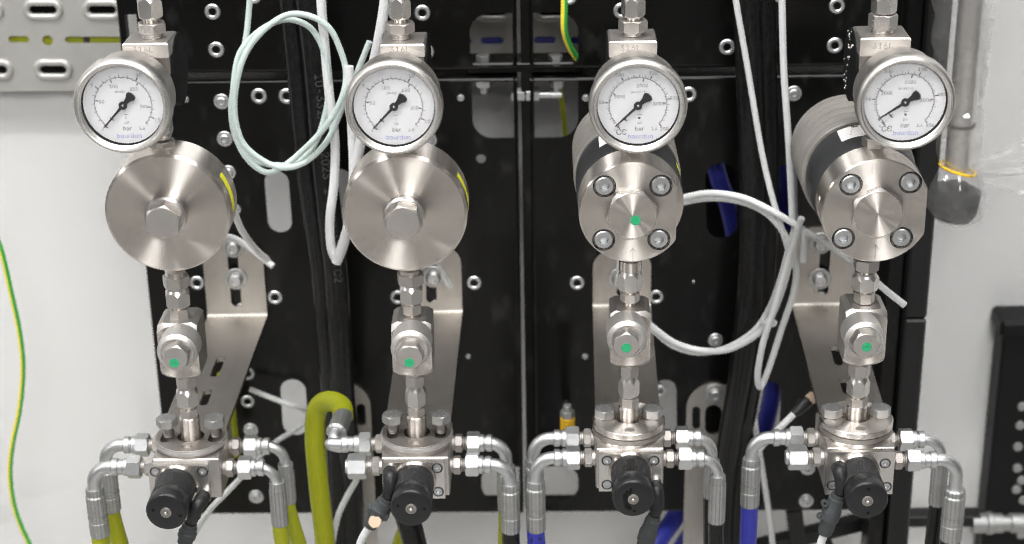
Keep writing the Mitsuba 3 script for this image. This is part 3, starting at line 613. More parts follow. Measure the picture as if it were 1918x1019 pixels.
# ---- check valves
chk = [(330, 664, 328, 672, 326.5, 680, 592, 698, 76, .30), (769, 657, 767.5, 671, 766.5, 679.5, 590, 694, 76, -.05), (1175.5, 639, 1173, 648, 1173, 651.5, 570, 676, 76, .5), (1621, 641, 1622, 648, 1623.5, 650, 566, 674, 78, .0)]
for i, (bx_, by_, hx, hy, dx, dy, yt, yb, w, rot) in enumerate(chk):
    k = thing('check_valve', f'steel check valve with green dot on its hex cap in the {WHERE[i]}', 'check valve', 'check valves with green dots')
    X = AX[i]; c0 = at(*((bx_, by_)), -.038); s = pxm([X, -.015, 0]); zc = (row(yt, X, 0) + row(yb, X, -.005)) / 2; W = w / s; H = (row(yt, X, 0) - row(yb, X, -.005))
    yf, ybk = -.016, .017; Rr = H / 2 * 1.11
    turned = revm([(0, 0), (Rr, 0), (Rr, ybk - yf - .004), (Rr - .004, ybk - yf), (0, ybk - yf)], 96)
    body = turned ^ Manifold.cube([W, H, .2], True)
    M = out([X, ybk, zc]); obj('body', mv(body, M), 'steel', k, smooth=20)
    Mb = out([c0[0], yf, c0[2]]); r = 38.0 / s
    obj('front_ring', mv(lathe([(Rr * .86 * (1 - j / 6), ybk - yf + .0001) for j in range(7)], 100, lambda a: np.minimum(W / 2 * .985 / np.maximum(np.abs(np.cos(a)), 1e-3), H / 2 * .985 / np.maximum(np.abs(np.sin(a)), 1e-3))), M), 'steel_turned', k)
    obj('boss', mv(lathe([(0, -.001), (r, -.001), (r, .0185), (r - .0025, .0215), (r - .0026, .0218)] + [(.0122, .0218), (.0118, .0200), (.0106, .0200), (.0104, .0217), (0, .0217)], 96), Mb), 'satin_steel', k)
    ch = at(hx, hy, yf - .034); Mh = out([ch[0], yf - .0216, ch[2]])
    obj('cap', mv(hexm(.0188, 0, .012, rot=rot) ^ revm([(0, -.001), (.0104, -.001), (.0104, .0105), (.0092, .0121), (0, .0121)], 64), Mh), 'steel', k, smooth=20)
    cd = at(dx, dy, yf - .0336); Md = out([cd[0], yf - .0337, cd[2]])
    kd = obj('green_dot', mv(cyl(.0037, 0, .0002, n=40), Md), 'green_dot', k)
    if i != 2:
        sq = LineString([(-.0015, -.0002), (-.0006, .0007), (0, -.0003), (.0006, .0005), (.0016, .0001)] if i != 1 else [(-.0012, 0), (-.0004, .0004), (.0004, -.0002), (.0013, .0003)]).buffer(.00016)
        obj('pen_mark', mv(trimesh.creation.extrude_polygon(sq, .0001, engine='earcut'), Md @ np.array([[1, 0, 0, 0], [0, 1, 0, 0], [0, 0, 1, .0002], [0, 0, 0, 1.]])), 'ink_grey', kd, smooth=False)
# ---- fittings below the check valves
lows = [[('thr', 694, 705, 36), ('hex', 704, 723, 37, .3), ('nut', 722, 757, 41, .25), ('cyl', 756, 764, 34), ('hex', 763, 779, 34, .2)],
        [('thr', 690, 704, 34), ('hex', 702, 720, 36, .1), ('nut', 719, 758, 36, .3), ('cyl', 757, 763, 32), ('hex', 761, 776, 32, .2)],
        [('thr', 672, 684, 34), ('hex', 682, 702, 36, .1), ('nut', 700, 740, 36, .45), ('cyl', 738, 744, 32), ('hex', 742, 760, 35, .3)],
        [('thr', 670, 684, 36), ('hex', 680, 702, 38, .5), ('nut', 700, 738, 39, .4), ('cyl', 736, 744, 34), ('hex', 742, 758, 36, .35)]]
for i, sg in enumerate(lows):
    k = thing('pipe_union', f'steel tube union between the check valve and the control valve of the {WHERE[i]}', 'pipe fitting', 'tube unions below the check valves')
    segs(i, sg, k)

# ---- brackets with bolts, control valves
FL = [815, 808, 795, 793]                                    # row of the flange middle on the column axis
FZ = [row(FL[i], AX[i], 0) for i in range(4)]
foot_top = [452, 462, 470, 426]; foot_x = [(388, 500), (752, 866), (1110, 1218), (1482, 1596)]
for i in range(4):
    k = thing('mounting_bracket', f'bent stainless bracket carrying the {WHERE[i]}', 'bracket', 'stainless mounting brackets')
    X, Z = AX[i], FZ[i]; th = .004; w = .0265; xb = (at(foot_x[i][0], 560, PY)[0] + at(foot_x[i][1], 560, PY)[0]) / 2; fw = (at(foot_x[i][1], 560, PY)[0] - at(foot_x[i][0], 560, PY)[0]) / 2
    yb = PY - .0045
    arm = unary_union([Polygon([(X - w, 0), (X + w, 0), (xb + fw, yb - .003), (xb - fw, yb - .003)]), Point(X, 0).buffer(.0290, quad_segs=24)])
    cuts = [LineString([(X * (1 - t) + xb * t, yb * t) for t in (.47, .60)]).buffer(.0038), LineString([(X * (1 - t) + xb * t, yb * t) for t in (.24, .33)]).buffer(.0036)]
    if i < 2:
        cuts += [LineString([(X - .0193, -.0075), (X - .0193, .007)]).buffer(.0044), LineString([(X + .0193, -.0075), (X + .0193, .007)]).buffer(.0044), Point(X, -.001).buffer(.0108), Point(X, -.0195).buffer(.0042)]
    else: cuts += [Point(X, 0).buffer(.0105)]
    obj('arm', flat(arm.difference(unary_union(cuts)), Z, th), 'bracket_steel', k, smooth=False)
    if i < 2:
        rim = lathe([(.0291, -.0042), (.0293, -.0040), (.0293, -.0010), (.0284, .0002), (.0280, .0002)], 120); cen = rim.v[rim.f].mean(1); rim.f = rim.f[cen[:, 1] < .004]
        obj('flange_rim_highlight', mv(rim, up([X, 0, Z])), 'satin_steel', k)  # paler steel arc put on the front as the lit edge of the flange
    if i < 2: obj('recess', mv(lathe([(.0042, -.001), (.0042, -.003), (0, -.003)], 32), up([X, -.0195, Z])), 'steel', k)
    # the rounded bend and the upright foot
    t = np.linspace(0, PI / 2, 8); rb = .006
    prof = [(yb - .0032, Z)] + [(yb - .003 - .0 + rb * .5 * math.sin(q), Z + rb * .5 * (1 - math.cos(q))) for q in t] + [(yb, Z + rb)] + [(yb + th, Z + rb)] + [(yb + th, Z - th + .004), (yb + .001, Z - th), (yb - .0032, Z - th)]
    bm = trimesh.creation.extrude_polygon(Polygon(prof), fw * 2, engine='earcut'); v = bm.vertices.copy(); bm.vertices = np.stack([xb - fw + v[:, 2], v[:, 0], v[:, 1]], 1); trimesh.repair.fix_normals(bm)
    obj('bend', bm, 'bracket_steel', k, smooth=50)
    zt = row(foot_top[i], xb, yb); rc = fw * .6
    ft = unary_union([sbox(xb - fw, Z + rb, xb + fw, zt - rc), sbox(xb - fw, zt - rc - .001, xb + fw, zt).intersection(sbox(xb - fw, zt - 2 * rc - .002, xb + fw, zt).buffer(-rc).buffer(rc, quad_segs=12))])
    sl = [LineString([(xb, Z + .014), (xb, zt - .016)]).buffer(.0048)]
    obj('foot', plate(ft.difference(unary_union(sl)), yb, th), 'bracket_steel', k, smooth=False)
    for bxp, byp in (((437, 462), (442, 522)), ((812, 518),), ((1160, 522),), ((1537, 455), (1535, 522)))[i]:
        p = at(bxp, byp, yb - .0002)
        obj('washer', mv(cyl(.0105, 0, .0016), out(p)), 'zinc_dull', k)
        obj('screw', mv(lathe([(0, 0), (.0068, 0), (.0068, .0035), (.005, .006), (.0032, .006), (.003, .0042), (0, .0042)], 40), out(p - np.array([0, .0016, 0]))), 'zinc', k)
    p = at((452, 815, 1165, 1537)[i], (575, 569, 569, 552)[i], yb + .003); obj('pin', mv(cyl(.0042, -.002, .0018), out(p)), 'zinc', k)

knob_c = [(311, 960), (770, 953), (1186, 935), (1625, 938.5)]
plate_px = [(280, 391, 873, 938), (720, 833, 867, 934), (1122, 1238, 851, 920), (1548, 1674, 847, 926)]
block_top = [860, 857, 840, 839]
scr_px = [((291, 884), (379, 884)), ((819, 877), (821, 921)), ((1137, 863), (1225, 863), (1137, 908)), ((1658, 868), (1559, 909), (1660, 912))]
holes_a = [((-.0098, .0022), (.0108, -.0030)), ((-.0102, .0026), (.0105, -.0002)), ((.001, -.0105),), ((.000, .0105), (.0010, -.0105))]
YF = -.034
bolt_px = [((317, 785), (398, 785)), ((743, 782), (821, 781)), ((1138, 768), (1219, 770)), ((1563, 770), (1646, 772))]
BLK = []
for i in range(4):
    k = thing('control_valve', ['control valve with black knurled knob at the foot of the leftmost column', 'control valve with black knurled knob right of the looped yellow hose',
              'control valve with grease smeared black knob at the foot of the third column', 'control valve with black knurled knob at the foot of the rightmost column'][i], 'valve', 'control valves with black knobs')
    X, Z = AX[i], FZ[i]; x0, x1, y0, y1 = plate_px[i]
    xa, xb = at(x0, (y0 + y1) / 2, YF)[0], at(x1, (y0 + y1) / 2, YF)[0]; zt = at((x0 + x1) / 2, y0, YF)[2]; zb = at((x0 + x1) / 2, y1, YF)[2]
    ztop = at((x0 + x1) / 2, block_top[i], YF + .0062)[2]; hw = .0268; zl = zb - .001
    thk = .004 if i < 2 else .011
    if i >= 2:
        obj('cover', mv(lathe([(.0105, -.0112 + .006), (.029, -.0112 + .006), (.0292, -.0045), (.0292, -.0006), (.0286, 0), (.0105, 0), (.0105, -.006)], 100), up([X, 0, Z + .0060])), 'steel_turned', k)
        obj('collar', mv(lathe([(0, ztop - Z), (.0295, ztop - Z), (.0295, -.0052), (.0290, -.0044), (0, -.0044)], 100), up([X, 0, Z])), 'steel_turned', k)
    else: obj('pedestal', mv(ring(.0248, .0272, ztop - Z - .001, -.0042, n=80), up([X, 0, Z])), 'steel_dark', k)
    obj('block', bx(X - hw, X + hw, YF + .0062, .034, zl, ztop, .0008), 'steel', k, smooth=False)
    # front plate with countersunk screws
    fp = Manifold.cube([xb - xa, .006, zt - zb]).translate([xa, YF, zb])
    for sx, sy in scr_px[i]:
        q = at(sx, sy, YF); fp = fp - Manifold.cylinder(.0032, .0044, .0044, 40).rotate([90, 0, 0]).translate([q[0], YF + .0030, q[2]])
    kf = obj('front_plate', fp, 'steel_bright', k, smooth=False)
    for sx, sy in scr_px[i]:
        q = at(sx, sy, YF)
        hd = Manifold.cylinder(.0030, .0036, .0033, 40) - hexm(.0036, .001, .005, rot=rng.random())
        obj('screw', mv(hd, out([q[0], YF + .0028, q[2]])), 'zinc', kf, smooth=25)
        obj('screw_gap_shade', mv(ring(.0036, .0044, .0001, .0004, 40), out([q[0], YF + .0030, q[2]])), 'hole_black', kf)  # black ring put in as the shade round the screw head
    # knob
    c = at(*knob_c[i], -.079); L = -.079; zk = c[2]; r = .0157
    Mk = out([c[0], YF - .0005, zk]); h = .0445
    obj('knob_collar', mv(lathe([(0, 0), (.0172, 0), (.0172, .0015), (.0160, .003), (0, .003)], 80), Mk), 'steel_turned', k)
    kk = obj('knob', mv(lathe([(0, .0028), (r - .0006, .0028), (r, .0034), (r, .008)], 96), Mk), 'knob_black', k)
    nt, nz = 336, 48; th_ = np.linspace(0, 2 * PI, nt + 1)[:-1]; zz = np.linspace(.008, .028, nz + 1)
    tt, zg = np.meshgrid(th_, zz, indexing='ij'); fr = 84; pitch = 2 * PI * r / fr
    kn = np.maximum(np.abs(np.sin(.5 * fr * (tt + zg / r * (1.0 if i != 2 else 0)))), np.abs(np.sin(.5 * fr * (tt - zg / r * (1.0 if i != 2 else 0)))))
    fade = np.clip(np.minimum(zg - .008, .028 - zg) / .0008, 0, 1); rg = r - .00050 * (1 - kn) * fade
    v = np.stack([rg * np.cos(tt), rg * np.sin(tt), zg], -1).reshape(-1, 3); a, b = np.meshgrid(np.arange(nt), np.arange(nz), indexing='ij'); w1 = nz + 1; a1 = (a + 1) % nt
    f = np.vstack([np.stack([a * w1 + b, a1 * w1 + b, a1 * w1 + b + 1], -1).reshape(-1, 3), np.stack([a * w1 + b, a1 * w1 + b + 1, a * w1 + b + 1], -1).reshape(-1, 3)])
    obj('knurling', mv(trimesh.Trimesh(v, f, process=False), Mk), 'knob_black', kk, smooth=False)
    obj('knob_front', mv(lathe([(r, .028), (r + .0003, .0284), (r + .0003, h - .0018), (r - .0008, h - .0003), (r - .0014, h), (0, h)], 96), Mk), 'knob_black', kk)
    obj('hub', mv(lathe([(.0044, h), (.0042, h + .0008), (.0032, h + .001), (.0030, h + .0002), (.0018, h + .0003), (.0016, h + .0018), (0, h + .0020)], 40), Mk), 'steel_dark', kk)
    obj('hub_pin', mv(cyl(.0014, h + .001, h + .0026, n=24), Mk), 'steel_bright', kk)
    for hx, hy in holes_a[i]:
        obj('pin_hole', mv(cyl(.0013, h - .001, h + .0001, 0.00005, 24), Mk @ np.array([[1, 0, 0, hx], [0, 1, 0, hy], [0, 0, 1, 0], [0, 0, 0, 1.]])), 'hole_black', kk)
    if i == 2:                                               # scraped grease on this knob
        gs = []
        for j in range(46):
            q = trimesh.creation.icosphere(2, rng.uniform(.0007, .0019)); q.apply_scale([1, 1.2, .5])
            u = rng.random(); q.apply_translation([-.0022 - .0035 * math.sin(u * PI) + rng.gauss(0, .0007), .0095 - u * .019 + rng.gauss(0, .0006), h]); gs.append(q)
        obj('grease', mv(cat(gs), Mk), 'gloss_black', kk, smooth=True, kind='stuff', label='lumpy dark grease smear')
    # stub pipe
    ys = (778, 776, 758, 757)[i]; zs = colrow(i, ys)
    obj('stub', mv(lathe([(0, 0), (.0080, 0), (.0080, zs - Z - .0012 + .004), (.0070, zs - Z + .004), (0, zs - Z + .004)], 64), up([X, 0, Z - .004])), 'steel_turned', k)
    obj('vent_plug', mv(cyl(.0042, -.001, .0003), up([X, -.0205, Z + (0 if i < 2 else .0060)])), 'steel_dark', k) if i >= 2 else None
    for j, (px_, py_) in enumerate(bolt_px[i]):
        zb_ = Z + (.0075 if i < 2 else .0062); p = at(px_, py_, .004); xx = X + (-.0193, .0193)[j]
        kb = thing('hex_bolt', f'{("left", "right")[j]} steel hex bolt beside the stub pipe of the {WHERE[i]}', 'bolt', 'hex bolts on the flanges')
        yy = .003
        obj('head', mv(hexm(.0152, 0, .0072, rot=(.1, .55)[j] + .2 * i), up([xx, yy, zb_])), 'zinc_dull', kb, smooth=20)
        obj('shank', mv(thread(.0040, -.010, 0) if i < 2 else cyl(.0040, -.008, 0), up([xx, yy, zb_])), 'steel_dark', kb)
        dots = []
        for q in range(7):
            aa = q * .9 + i; dots.append(bx(-.0005, .0005, -.0004, .0004, 0, .00025).apply_translation([.0048 * math.cos(aa), .0048 * math.sin(aa), .0072]))
        obj('head_marking', mv(cat(dots), up([xx, yy, zb_])), 'zinc', kb, smooth=False)
    BLK.append((k, X, zt, zb))

# ---- hoses with elbows
WHO = {}
def hexX(p, d, af, l0, l1, rot): return mv(hexm(af, l0, l1, rot=rot), frame(p, [d, 0, 0], [0, 0, 1]))
def fluted(prof, n=120, k=10, amp=.035):
    m = lathe(prof, n); v = m.v.copy(); a = np.arctan2(v[:, 1], v[:, 0]); s = 1 - amp * (np.abs(np.cos(a * k / 2)) ** 8); v[:, :2] *= s[:, None]
    q = trimesh.Trimesh(v, m.f, process=False); q.merge_vertices(merge_tex=True, merge_norm=True); return q
def adapter(parent, px_, py_, Y, d, i):
    """steel adapter screwed into the side of the valve block; returns the axis point at the block side"""
    X = AX[i] + d * .0268; z = row(py_, X, Y); p = np.array([X, Y, z])
    obj('port_adapter', cat([hexX(p, d, .0135, .0028, .0088, .3), mv(cyl(.0062, 0, .003), frame(p, [d, 0, 0])), mv(thread(.0056, .0088, .0145), frame(p, [d, 0, 0]))]), 'steel_dark' if (d > 0) else 'steel', parent, smooth=20)
    return p
def hose(i, d, py_, Y, xdn, fy0, fy1, mat, pts, label, big=1.0, thin=False, upward=False, ink=None):
    k = thing('hydraulic_hose', label, 'hose', 'hydraulic hoses with elbow fittings')
    p = adapter(BLK[i][0], 0, py_, Y, d, i); ax = frame(p, [d, 0, 0]); xd = at(xdn, fy0 - 8, Y)[0]
    tot = abs(xd - p[0]); rt = .0043 if thin else .0053; bend = .0145 if not thin else .0150; st = tot - bend
    nut = (.0125, .0232); col = nut[1] + (.008 if tot > .05 else .005)
    obj('nut', hexX(p, d, .0168, *nut, .1 + .4 * rng.random()), 'zinc', k, smooth=20)
    obj('swivel', mv(lathe([(0, nut[1] - .001), (.0073, nut[1] - .001), (.0073, nut[1] + .003), (.0062, nut[1] + .0038), (.0062, col - .0008), (.0056, col - .0006), (.0056, col), (.0070, col + .0003), (.0072, col + .0044), (.0062, col + .0052), (0, col + .0052)], 48), ax), 'zinc', k)
    zf = row(fy0, xd, Y); up_ = 1 if upward else -1
    q = [p + [d * (col + .004), 0, 0], p + [d * (st - .001), 0, 0]]
    for t in np.linspace(0, PI / 2, 14): q.append(p + np.array([d * (st + bend * math.sin(t)), 0, up_ * bend * (1 - math.cos(t))]))
    q.append(np.array([xd, Y, zf - (-up_) * .002]))
    obj('elbow', tube(np.array(q), rt, 28), 'zinc', k)
    s = pxm([xd, Y, zf]); r = (.0080 if not thin else .0070) * big
    z1 = row(fy1, xd, Y); L = abs(zf - z1)
    pr = [(0, 0), (rt + .0016, 0), (r * .93, .0014), (r * .95, .0050), (r * .86, .0058), (r, .0072), (r, L * .52), (r * .96, L * .53), (r * .96, L * .56), (r * 1.02, L * .58), (r * 1.02, L * .64), (r * .96, L * .66), (r * .96, L * .69), (r * 1.0, L * .70), (r * .99, L - .001), (r * .94, L), (0, L)]
    if thin: pr = [(0, 0), (rt + .002, 0), (rt + .002, .004), (r * .9, .0055), (r, .007), (r, L - .001), (r * .93, L), (0, L)]
    axd = np.array([0, 0, up_])
    f = fluted([(a, b) for a, b in pr], k=12 if not thin else 10, amp=.05 if not thin else .07)
    obj('ferrule', mv(f, frame([xd, Y, zf], axd)), 'zinc_dull', k, smooth=28)
    e = np.array([xd, Y, zf]) + axd * (L - .004)
    P = [e, e + axd * .012] + [np.asarray(x) for x in pts(e)]
    P = catmull(P, 8); rh = r * .90
    hk = obj('hose', tube(P, rh, 28), mat, k)
    if ink: obj('print', text_on_path(ink, .0085, P, rh, .006, ink_phi(P), 1.0), 'ink', hk, smooth=False)
    return k
def ink_phi(P):
    t, x, y = path_frames(P); v = unit(CAM - P[0]); return math.atan2(v @ y[0], v @ x[0])
dn = lambda dx, dy=0.0: (lambda e: [e + np.array([dx * .3, dy * .3, -.05]), e + np.array([dx, dy, -.14]), e + np.array([dx * 1.6, dy * 1.5, -.30])])
YR, YFp = .0175, -.0150
hose(0, -1, 874, YFp, 176, 914, 1002, 'hose_yellow', dn(.012), 'yellow hose with front elbow on the left side of the leftmost control valve')
hose(0, -1, 833, YR, 198, 868, 955, 'hose_yellow', dn(.018, .0), 'yellow hose with rear elbow on the left side of the leftmost control valve')
hose(0, 1, 836, YR, 534, 868, 940, 'hose_yellow', dn(.022, .01), 'yellow hose with rear elbow on the right side of the leftmost control valve', thin=True)
hose(0, 1, 876, YFp, 518, 902, 982, 'hose_yellow', dn(.010), 'yellow hose with front elbow on the right side of the leftmost control valve', thin=True)
hose(1, 1, 830, YR, 948, 872, 955, 'hose_yellow', dn(-.006, .01), 'yellow hose half hidden behind the front elbow right of the second control valve')
hose(1, 1, 871, YFp, 955, 905, 994, 'hose_black', dn(.004), 'black hose with front elbow right of the second control valve')
hose(2, -1, 820, YR, 1000, 860, 950, 'hose_black', dn(.004, .0), 'black hose half hidden behind the blue hose left of the third control valve')
hose(2, -1, 857, YFp, 1003, 900, 992, 'hose_blue', dn(.012), 'blue hose printed 10 on the left side of the third control valve', ink='10')
hose(2, 1, 820, YR, 1334, 862, 930, 'hose_black', dn(.004), 'black hose with rear elbow right of the third control valve', thin=True)
hose(2, 1, 859, YFp, 1345, 890, 977, 'hose_black', dn(.006), 'black hose with front elbow right of the third control valve', thin=True)
hose(3, -1, 819, YR, 1408, 858, 946, 'hose_blue', dn(.000), 'blue hose with elbow on the left side of the rightmost control valve')
hose(3, 1, 824, YR, 1763, 858, 944, 'hose_black', dn(-.004), 'black hose with rear elbow right of the rightmost control valve', thin=True)
hose(3, 1, 862, YFp, 1790, 914, 1010, 'hose_black', dn(.0), 'black hose with front elbow right of the rightmost control valve', big=1.12)
# the yellow hose that loops up behind the second control valve
k = thing('looped_hose', 'yellow hose looping up and over from the left rear of the second control valve', 'hose')
p = adapter(BLK[1][0], 0, 831, YR, -1, 1); ax = frame(p, [-1, 0, 0])
obj('nut', hexX(p, -1, .0168, .0125, .0222, .3), 'zinc', k, smooth=20)
obj('swivel', mv(lathe([(0, .021), (.0073, .021), (.0073, .026), (.0062, .027), (.0062, .031), (.007, .0315), (.0072, .036), (.006, .037), (0, .037)], 48), ax), 'zinc', k)
ya = YR + .012
E = catmull([p + [-.035, 0, 0], p + [-.046, 0, 0], at(638, 836, YR + .003), at(627, 822, YR + .008), at(629, 808, YR + .016)], 8)
obj('elbow', tube(E, .0052, 28), 'zinc', k)
e = at(629, 812, YR + .014); g = at(644, 776, YR + .045); dz = unit(g - e); L = np.linalg.norm(g - e)
obj('ferrule', mv(fluted([(0, 0), (.007, 0), (.0088, .002), (.0082, .004), (.0082, L - .001), (.0076, L), (0, L)], k=12), frame(e, dz)), 'zinc_dull', k, smooth=28)
obj('hose', tube(catmull([g - dz * .004, at(640, 762, YR + .058), at(622, 752, YR + .070), at(604, 755, YR + .078), at(592, 775, YR + .080), at(590, 830, YR + .075), at(598, 920, YR + .065), at(609, 1019, YR + .058), at(612, 1120, YR + .05)], 10), .0088, 28), 'hose_yellow', k)
# blanking caps
for i, py_, lab in ((1, 873, 'zinc hex blanking cap on the front left port of the second control valve'), (3, 856, 'zinc hex blanking cap on the front left port of the rightmost control valve')):
    k = thing('blanking_cap', lab, 'cap', 'hex blanking caps'); p = adapter(BLK[i][0], 0, py_, YFp, -1, i)
    obj('cap', cat([hexX(p, -1, .0180, .0135, .0285, .42), mv(cyl(.0058, .028, .0305), frame(p, [-1, 0, 0]))]), 'zinc', k, smooth=20)
# ---- sensor plugs on the front plates
sens = [((386, 922), [(381, 930, -.040), (377, 938, -.050), (370, 948, -.055), (363, 966, -.055), (358, 978, -.053)], [(356, 984, -.053), (345, 1019, -.053)], (338, 1045), 'cable_grey'),
        ((731, 878), [(730, 885, -.042), (731, 893, -.052), (730, 915, -.056), (724, 932, -.056)], [(722, 936, -.056), (692, 986, -.056)], (670, 1032), 'tube_clear'),
        ((1229, 903), [(1229, 912, -.042), (1230, 920, -.050), (1232, 945, -.052), (1226, 966, -.052)], [(1224, 970, -.052), (1200, 1040, -.052)], (1180, 1080), 'cable_grey'),
        ((1570, 868), [(1571, 876, -.042), (1573, 884, -.052), (1577, 908, -.056), (1571, 925, -.056)], [(1568, 930, -.056), (1544, 1000, -.056)], (1536, 1045), 'tube_white')]
for i, (s0, boot, body, end, mt) in enumerate(sens):
    k = thing('sensor_plug', f'dark angled sensor plug and cable on the front plate of the {WHERE[i]}', 'plug', 'sensor plugs on the front plates')
    q = at(*s0, YF); obj('sensor_tip', mv(lathe([(0, -.002), (.0042, -.002), (.0042, .006), (.0036, .0065), (.0036, .010), (0, .010)], 36), out(q)), 'steel_bright', k)
    P = catmull([q + [0, -.009, 0]] + [at(*b) for b in boot], 16); L = np.linspace(0, 1, len(P)); rr = .0044 + .0012 * np.sin(L * PI) - .0006 * (L > .9) + .0005 * np.sin(L * 42) * ((L < .35) | (L > .75))
    obj('boot', tube(P, rr, 24), 'black_plastic', k)
    a, b = at(*body[0]), at(*body[1]); dz = unit(b - a); L = np.linalg.norm(b - a)
    obj('connector', mv(lathe([(0, -.002), (.0052, -.002), (.0052, .001), (.0062, .0015), (.0064, L * .30), (.0073, L * .34), (.0073, L * .60), (.0062, L * .64), (.0060, L * .90), (.0055, L * .91), (.0055, L * .97), (.005, L), (0, L)], 40), frame(a, dz)), 'cable_grey', k)
    if i == 1:
        c = a + (b - a) * .66 + np.array([0.001, -.0065, 0]); obj('clamp_screw', mv(hexm(.0095, 0, .0030, rot=.2), frame(c, [-.1, -.85, .5])), 'brass', k, smooth=20)
        obj('clip', mv(bx(-.009, .009, -.005, .005, .0, .006, .001), frame(a + (b - a) * .34, dz)), 'cable_grey', k)
    else:
        for fr in ((.16, .5) if i == 3 else ()): obj('lug', mv(lathe([(.0011, 0), (.0028, 0), (.0028, .004), (.0011, .004), (.0011, 0)], 24), frame(a + (b - a) * fr + np.array([-.0085, 0, 0]), [0, -1, .3])), 'cable_grey', k)
        obj('cross_knob', mv(lathe([(0, -.008), (.0058, -.008), (.0062, -.007), (.0062, .002), (0, .003)], 36), frame(a + (b - a) * .42, [.1, -.9, .35])), 'cable_grey', k)
    obj('cable', tube(catmull([b - dz * .003, b + dz * .012, at(*end, body[1][2]), at(end[0] - 20, end[1] + 60, body[1][2])], 6), .0032, 18), mt, k)

# ================================================================== HOSES, TUBES AND WIRES ON THE PANEL
def run(name, pts, r, mat, label, cat_, n=20, k=8, squash=1.0, group=None):
    P = catmull([at(*q) for q in pts], k); key = obj(name, tube(P, r, n, squash=squash), mat); tag(key, label, cat_, group); return key, P
k1, P1 = run('black_hose', [(541, -40, .19), (548, 30, .19), (560, 150, .19), (575, 300, .19), (592, 430, .19), (604, 520, .19), (614, 640, .19), (622, 730, .20), (632, 850, .215), (640, 1040, .215)], .0100, 'hose_black', 'black braided hose, left one of the pair behind the green tube coil', 'hose', 28)
k2, P2 = run('black_hose', [(572, -40, .175), (582, 40, .175), (594, 150, .175), (606, 300, .175), (620, 430, .175), (630, 520, .175), (637, 640, .175), (644, 760, .19), (656, 880, .215), (664, 1040, .215)], .0108, 'hose_black', 'black hose printed with grey numbers, right one of the pair behind the green tube coil', 'hose', 28)
tx = text_on_path('10-332/06 4-2023   2-2023/AK   TTC2', .0070, P2, .0108, .078, ink_phi(P2) - .15, 1.02); obj('print', tx, 'hose_ink', k2, smooth=False)
run('black_hose', [(1398, -40, .17), (1401, 80, .17), (1406, 200, .17), (1410, 350, .17), (1408, 480, .17), (1402, 580, .17), (1388, 700, .175), (1368, 820, .19), (1356, 920, .20), (1350, 1060, .20)], .0115, 'hose_black', 'black hose, left one of the pair between the two right columns', 'hose', 28)
run('black_hose', [(1428, -40, .185), (1431, 80, .185), (1434, 200, .185), (1436, 350, .185), (1432, 480, .185), (1424, 580, .185), (1408, 700, .19), (1388, 820, .205), (1376, 920, .205), (1370, 1060, .205)], .0105, 'hose_black', 'black hose, right one of the pair between the two right columns', 'hose', 28)
coil = [(469, -40), (467, 10), (459, 80), (441, 150), (433, 205), (443, 262), (473, 297), (512, 309), (553, 305), (588, 272), (609, 215), (616, 153), (607, 97), (583, 54), (547, 37), (512, 43), (474, 68), (447, 105), (437, 165), (436, 220), (447, 270), (470, 305), (500, 323), (527, 314), (563, 286), (609, 238), (640, 184), (648, 138), (638, 95), (617, 53), (583, 31), (542, 27), (505, 47), (470, 84), (449, 130), (439, 200), (452, 262), (488, 298), (530, 314), (572, 303), (612, 265), (640, 205), (664, 148), (692, 78)]
yy = [.125, .125, .12, .118, .118, .118, .118, .118, .118, .118, .118, .118, .118, .118, .118, .118, .116, .112, .109, .109, .109, .109, .109, .109, .108, .102, .102, .108, .110, .110, .110, .110, .110, .106, .101, .100, .100, .100, .102, .110, .112, .112, .112, .110]
run('green_tube', [(x, y, w) for (x, y), w in zip(coil, yy)], 0.0025, 'tube_green', 'greenish translucent tube coiled in loops left of the second gauge', 'tube', 18, 10)
run('white_tube', [(600, -40, .12), (602, 10, .12), (607, 70, .12), (616, 170, .119), (627, 260, .118), (626, 340, .117), (618, 410, .116), (620, 462, .115), (630, 488, .115)], 0.0039, 'tube_white', 'white tube hanging from the top edge left of the second gauge', 'tube', 18)
run('white_tube', [(631, 492, .109), (645, 455, .109), (658, 390, .108), (662, 320, .107), (659, 240, .107), (655, 170, .107), (653, 124, .108)], 0.0039, 'tube_white', 'short white tube ending beside the rim of the second gauge', 'tube', 18)
run('white_tube', [(724, -40, .09), (720, 10, .09), (711, 65, .09), (698, 130, .094), (684, 215, .096), (675, 270, .097), (663, 330, .099), (658, 395, .100), (646, 445, .101), (630, 492, .103)], 0.0042, 'tube_white', 'white tube passing behind the second gauge to a low loop', 'tube', 18)
run('clear_tube', [(1374, -40, .14), (1379, 5, .14), (1399, 120, .14), (1424, 270, .138), (1444, 360, .135), (1468, 440, .13), (1485, 500, .13)], 0.0026, 'tube_clear', 'clear tube slanting down from the top edge left of the right hose pair', 'tube', 18)
run('clear_tube', [(1464, -40, .14), (1465, 10, .14), (1468, 130, .14), (1476, 250, .14), (1481, 340, .138), (1484, 412, .135)], 0.0029, 'tube_clear', 'clear straight tube hanging left of the rightmost cylinder', 'tube', 18)
run('clear_tube', [(1168, 500, .153), (1175, 452, .15), (1200, 412, .15), (1240, 385, .15), (1290, 368, .148), (1335, 362, .145), (1390, 370, .14), (1440, 392, .13), (1485, 418, .12), (1530, 447, .11), (1575, 474, .10), (1610, 500, .085), (1650, 536, .075), (1695, 572, .07)], 0.0029, 'tube_clear', 'clear tube crossing behind the rightmost cylinder with its cut end at lower right', 'tube', 18, 10)
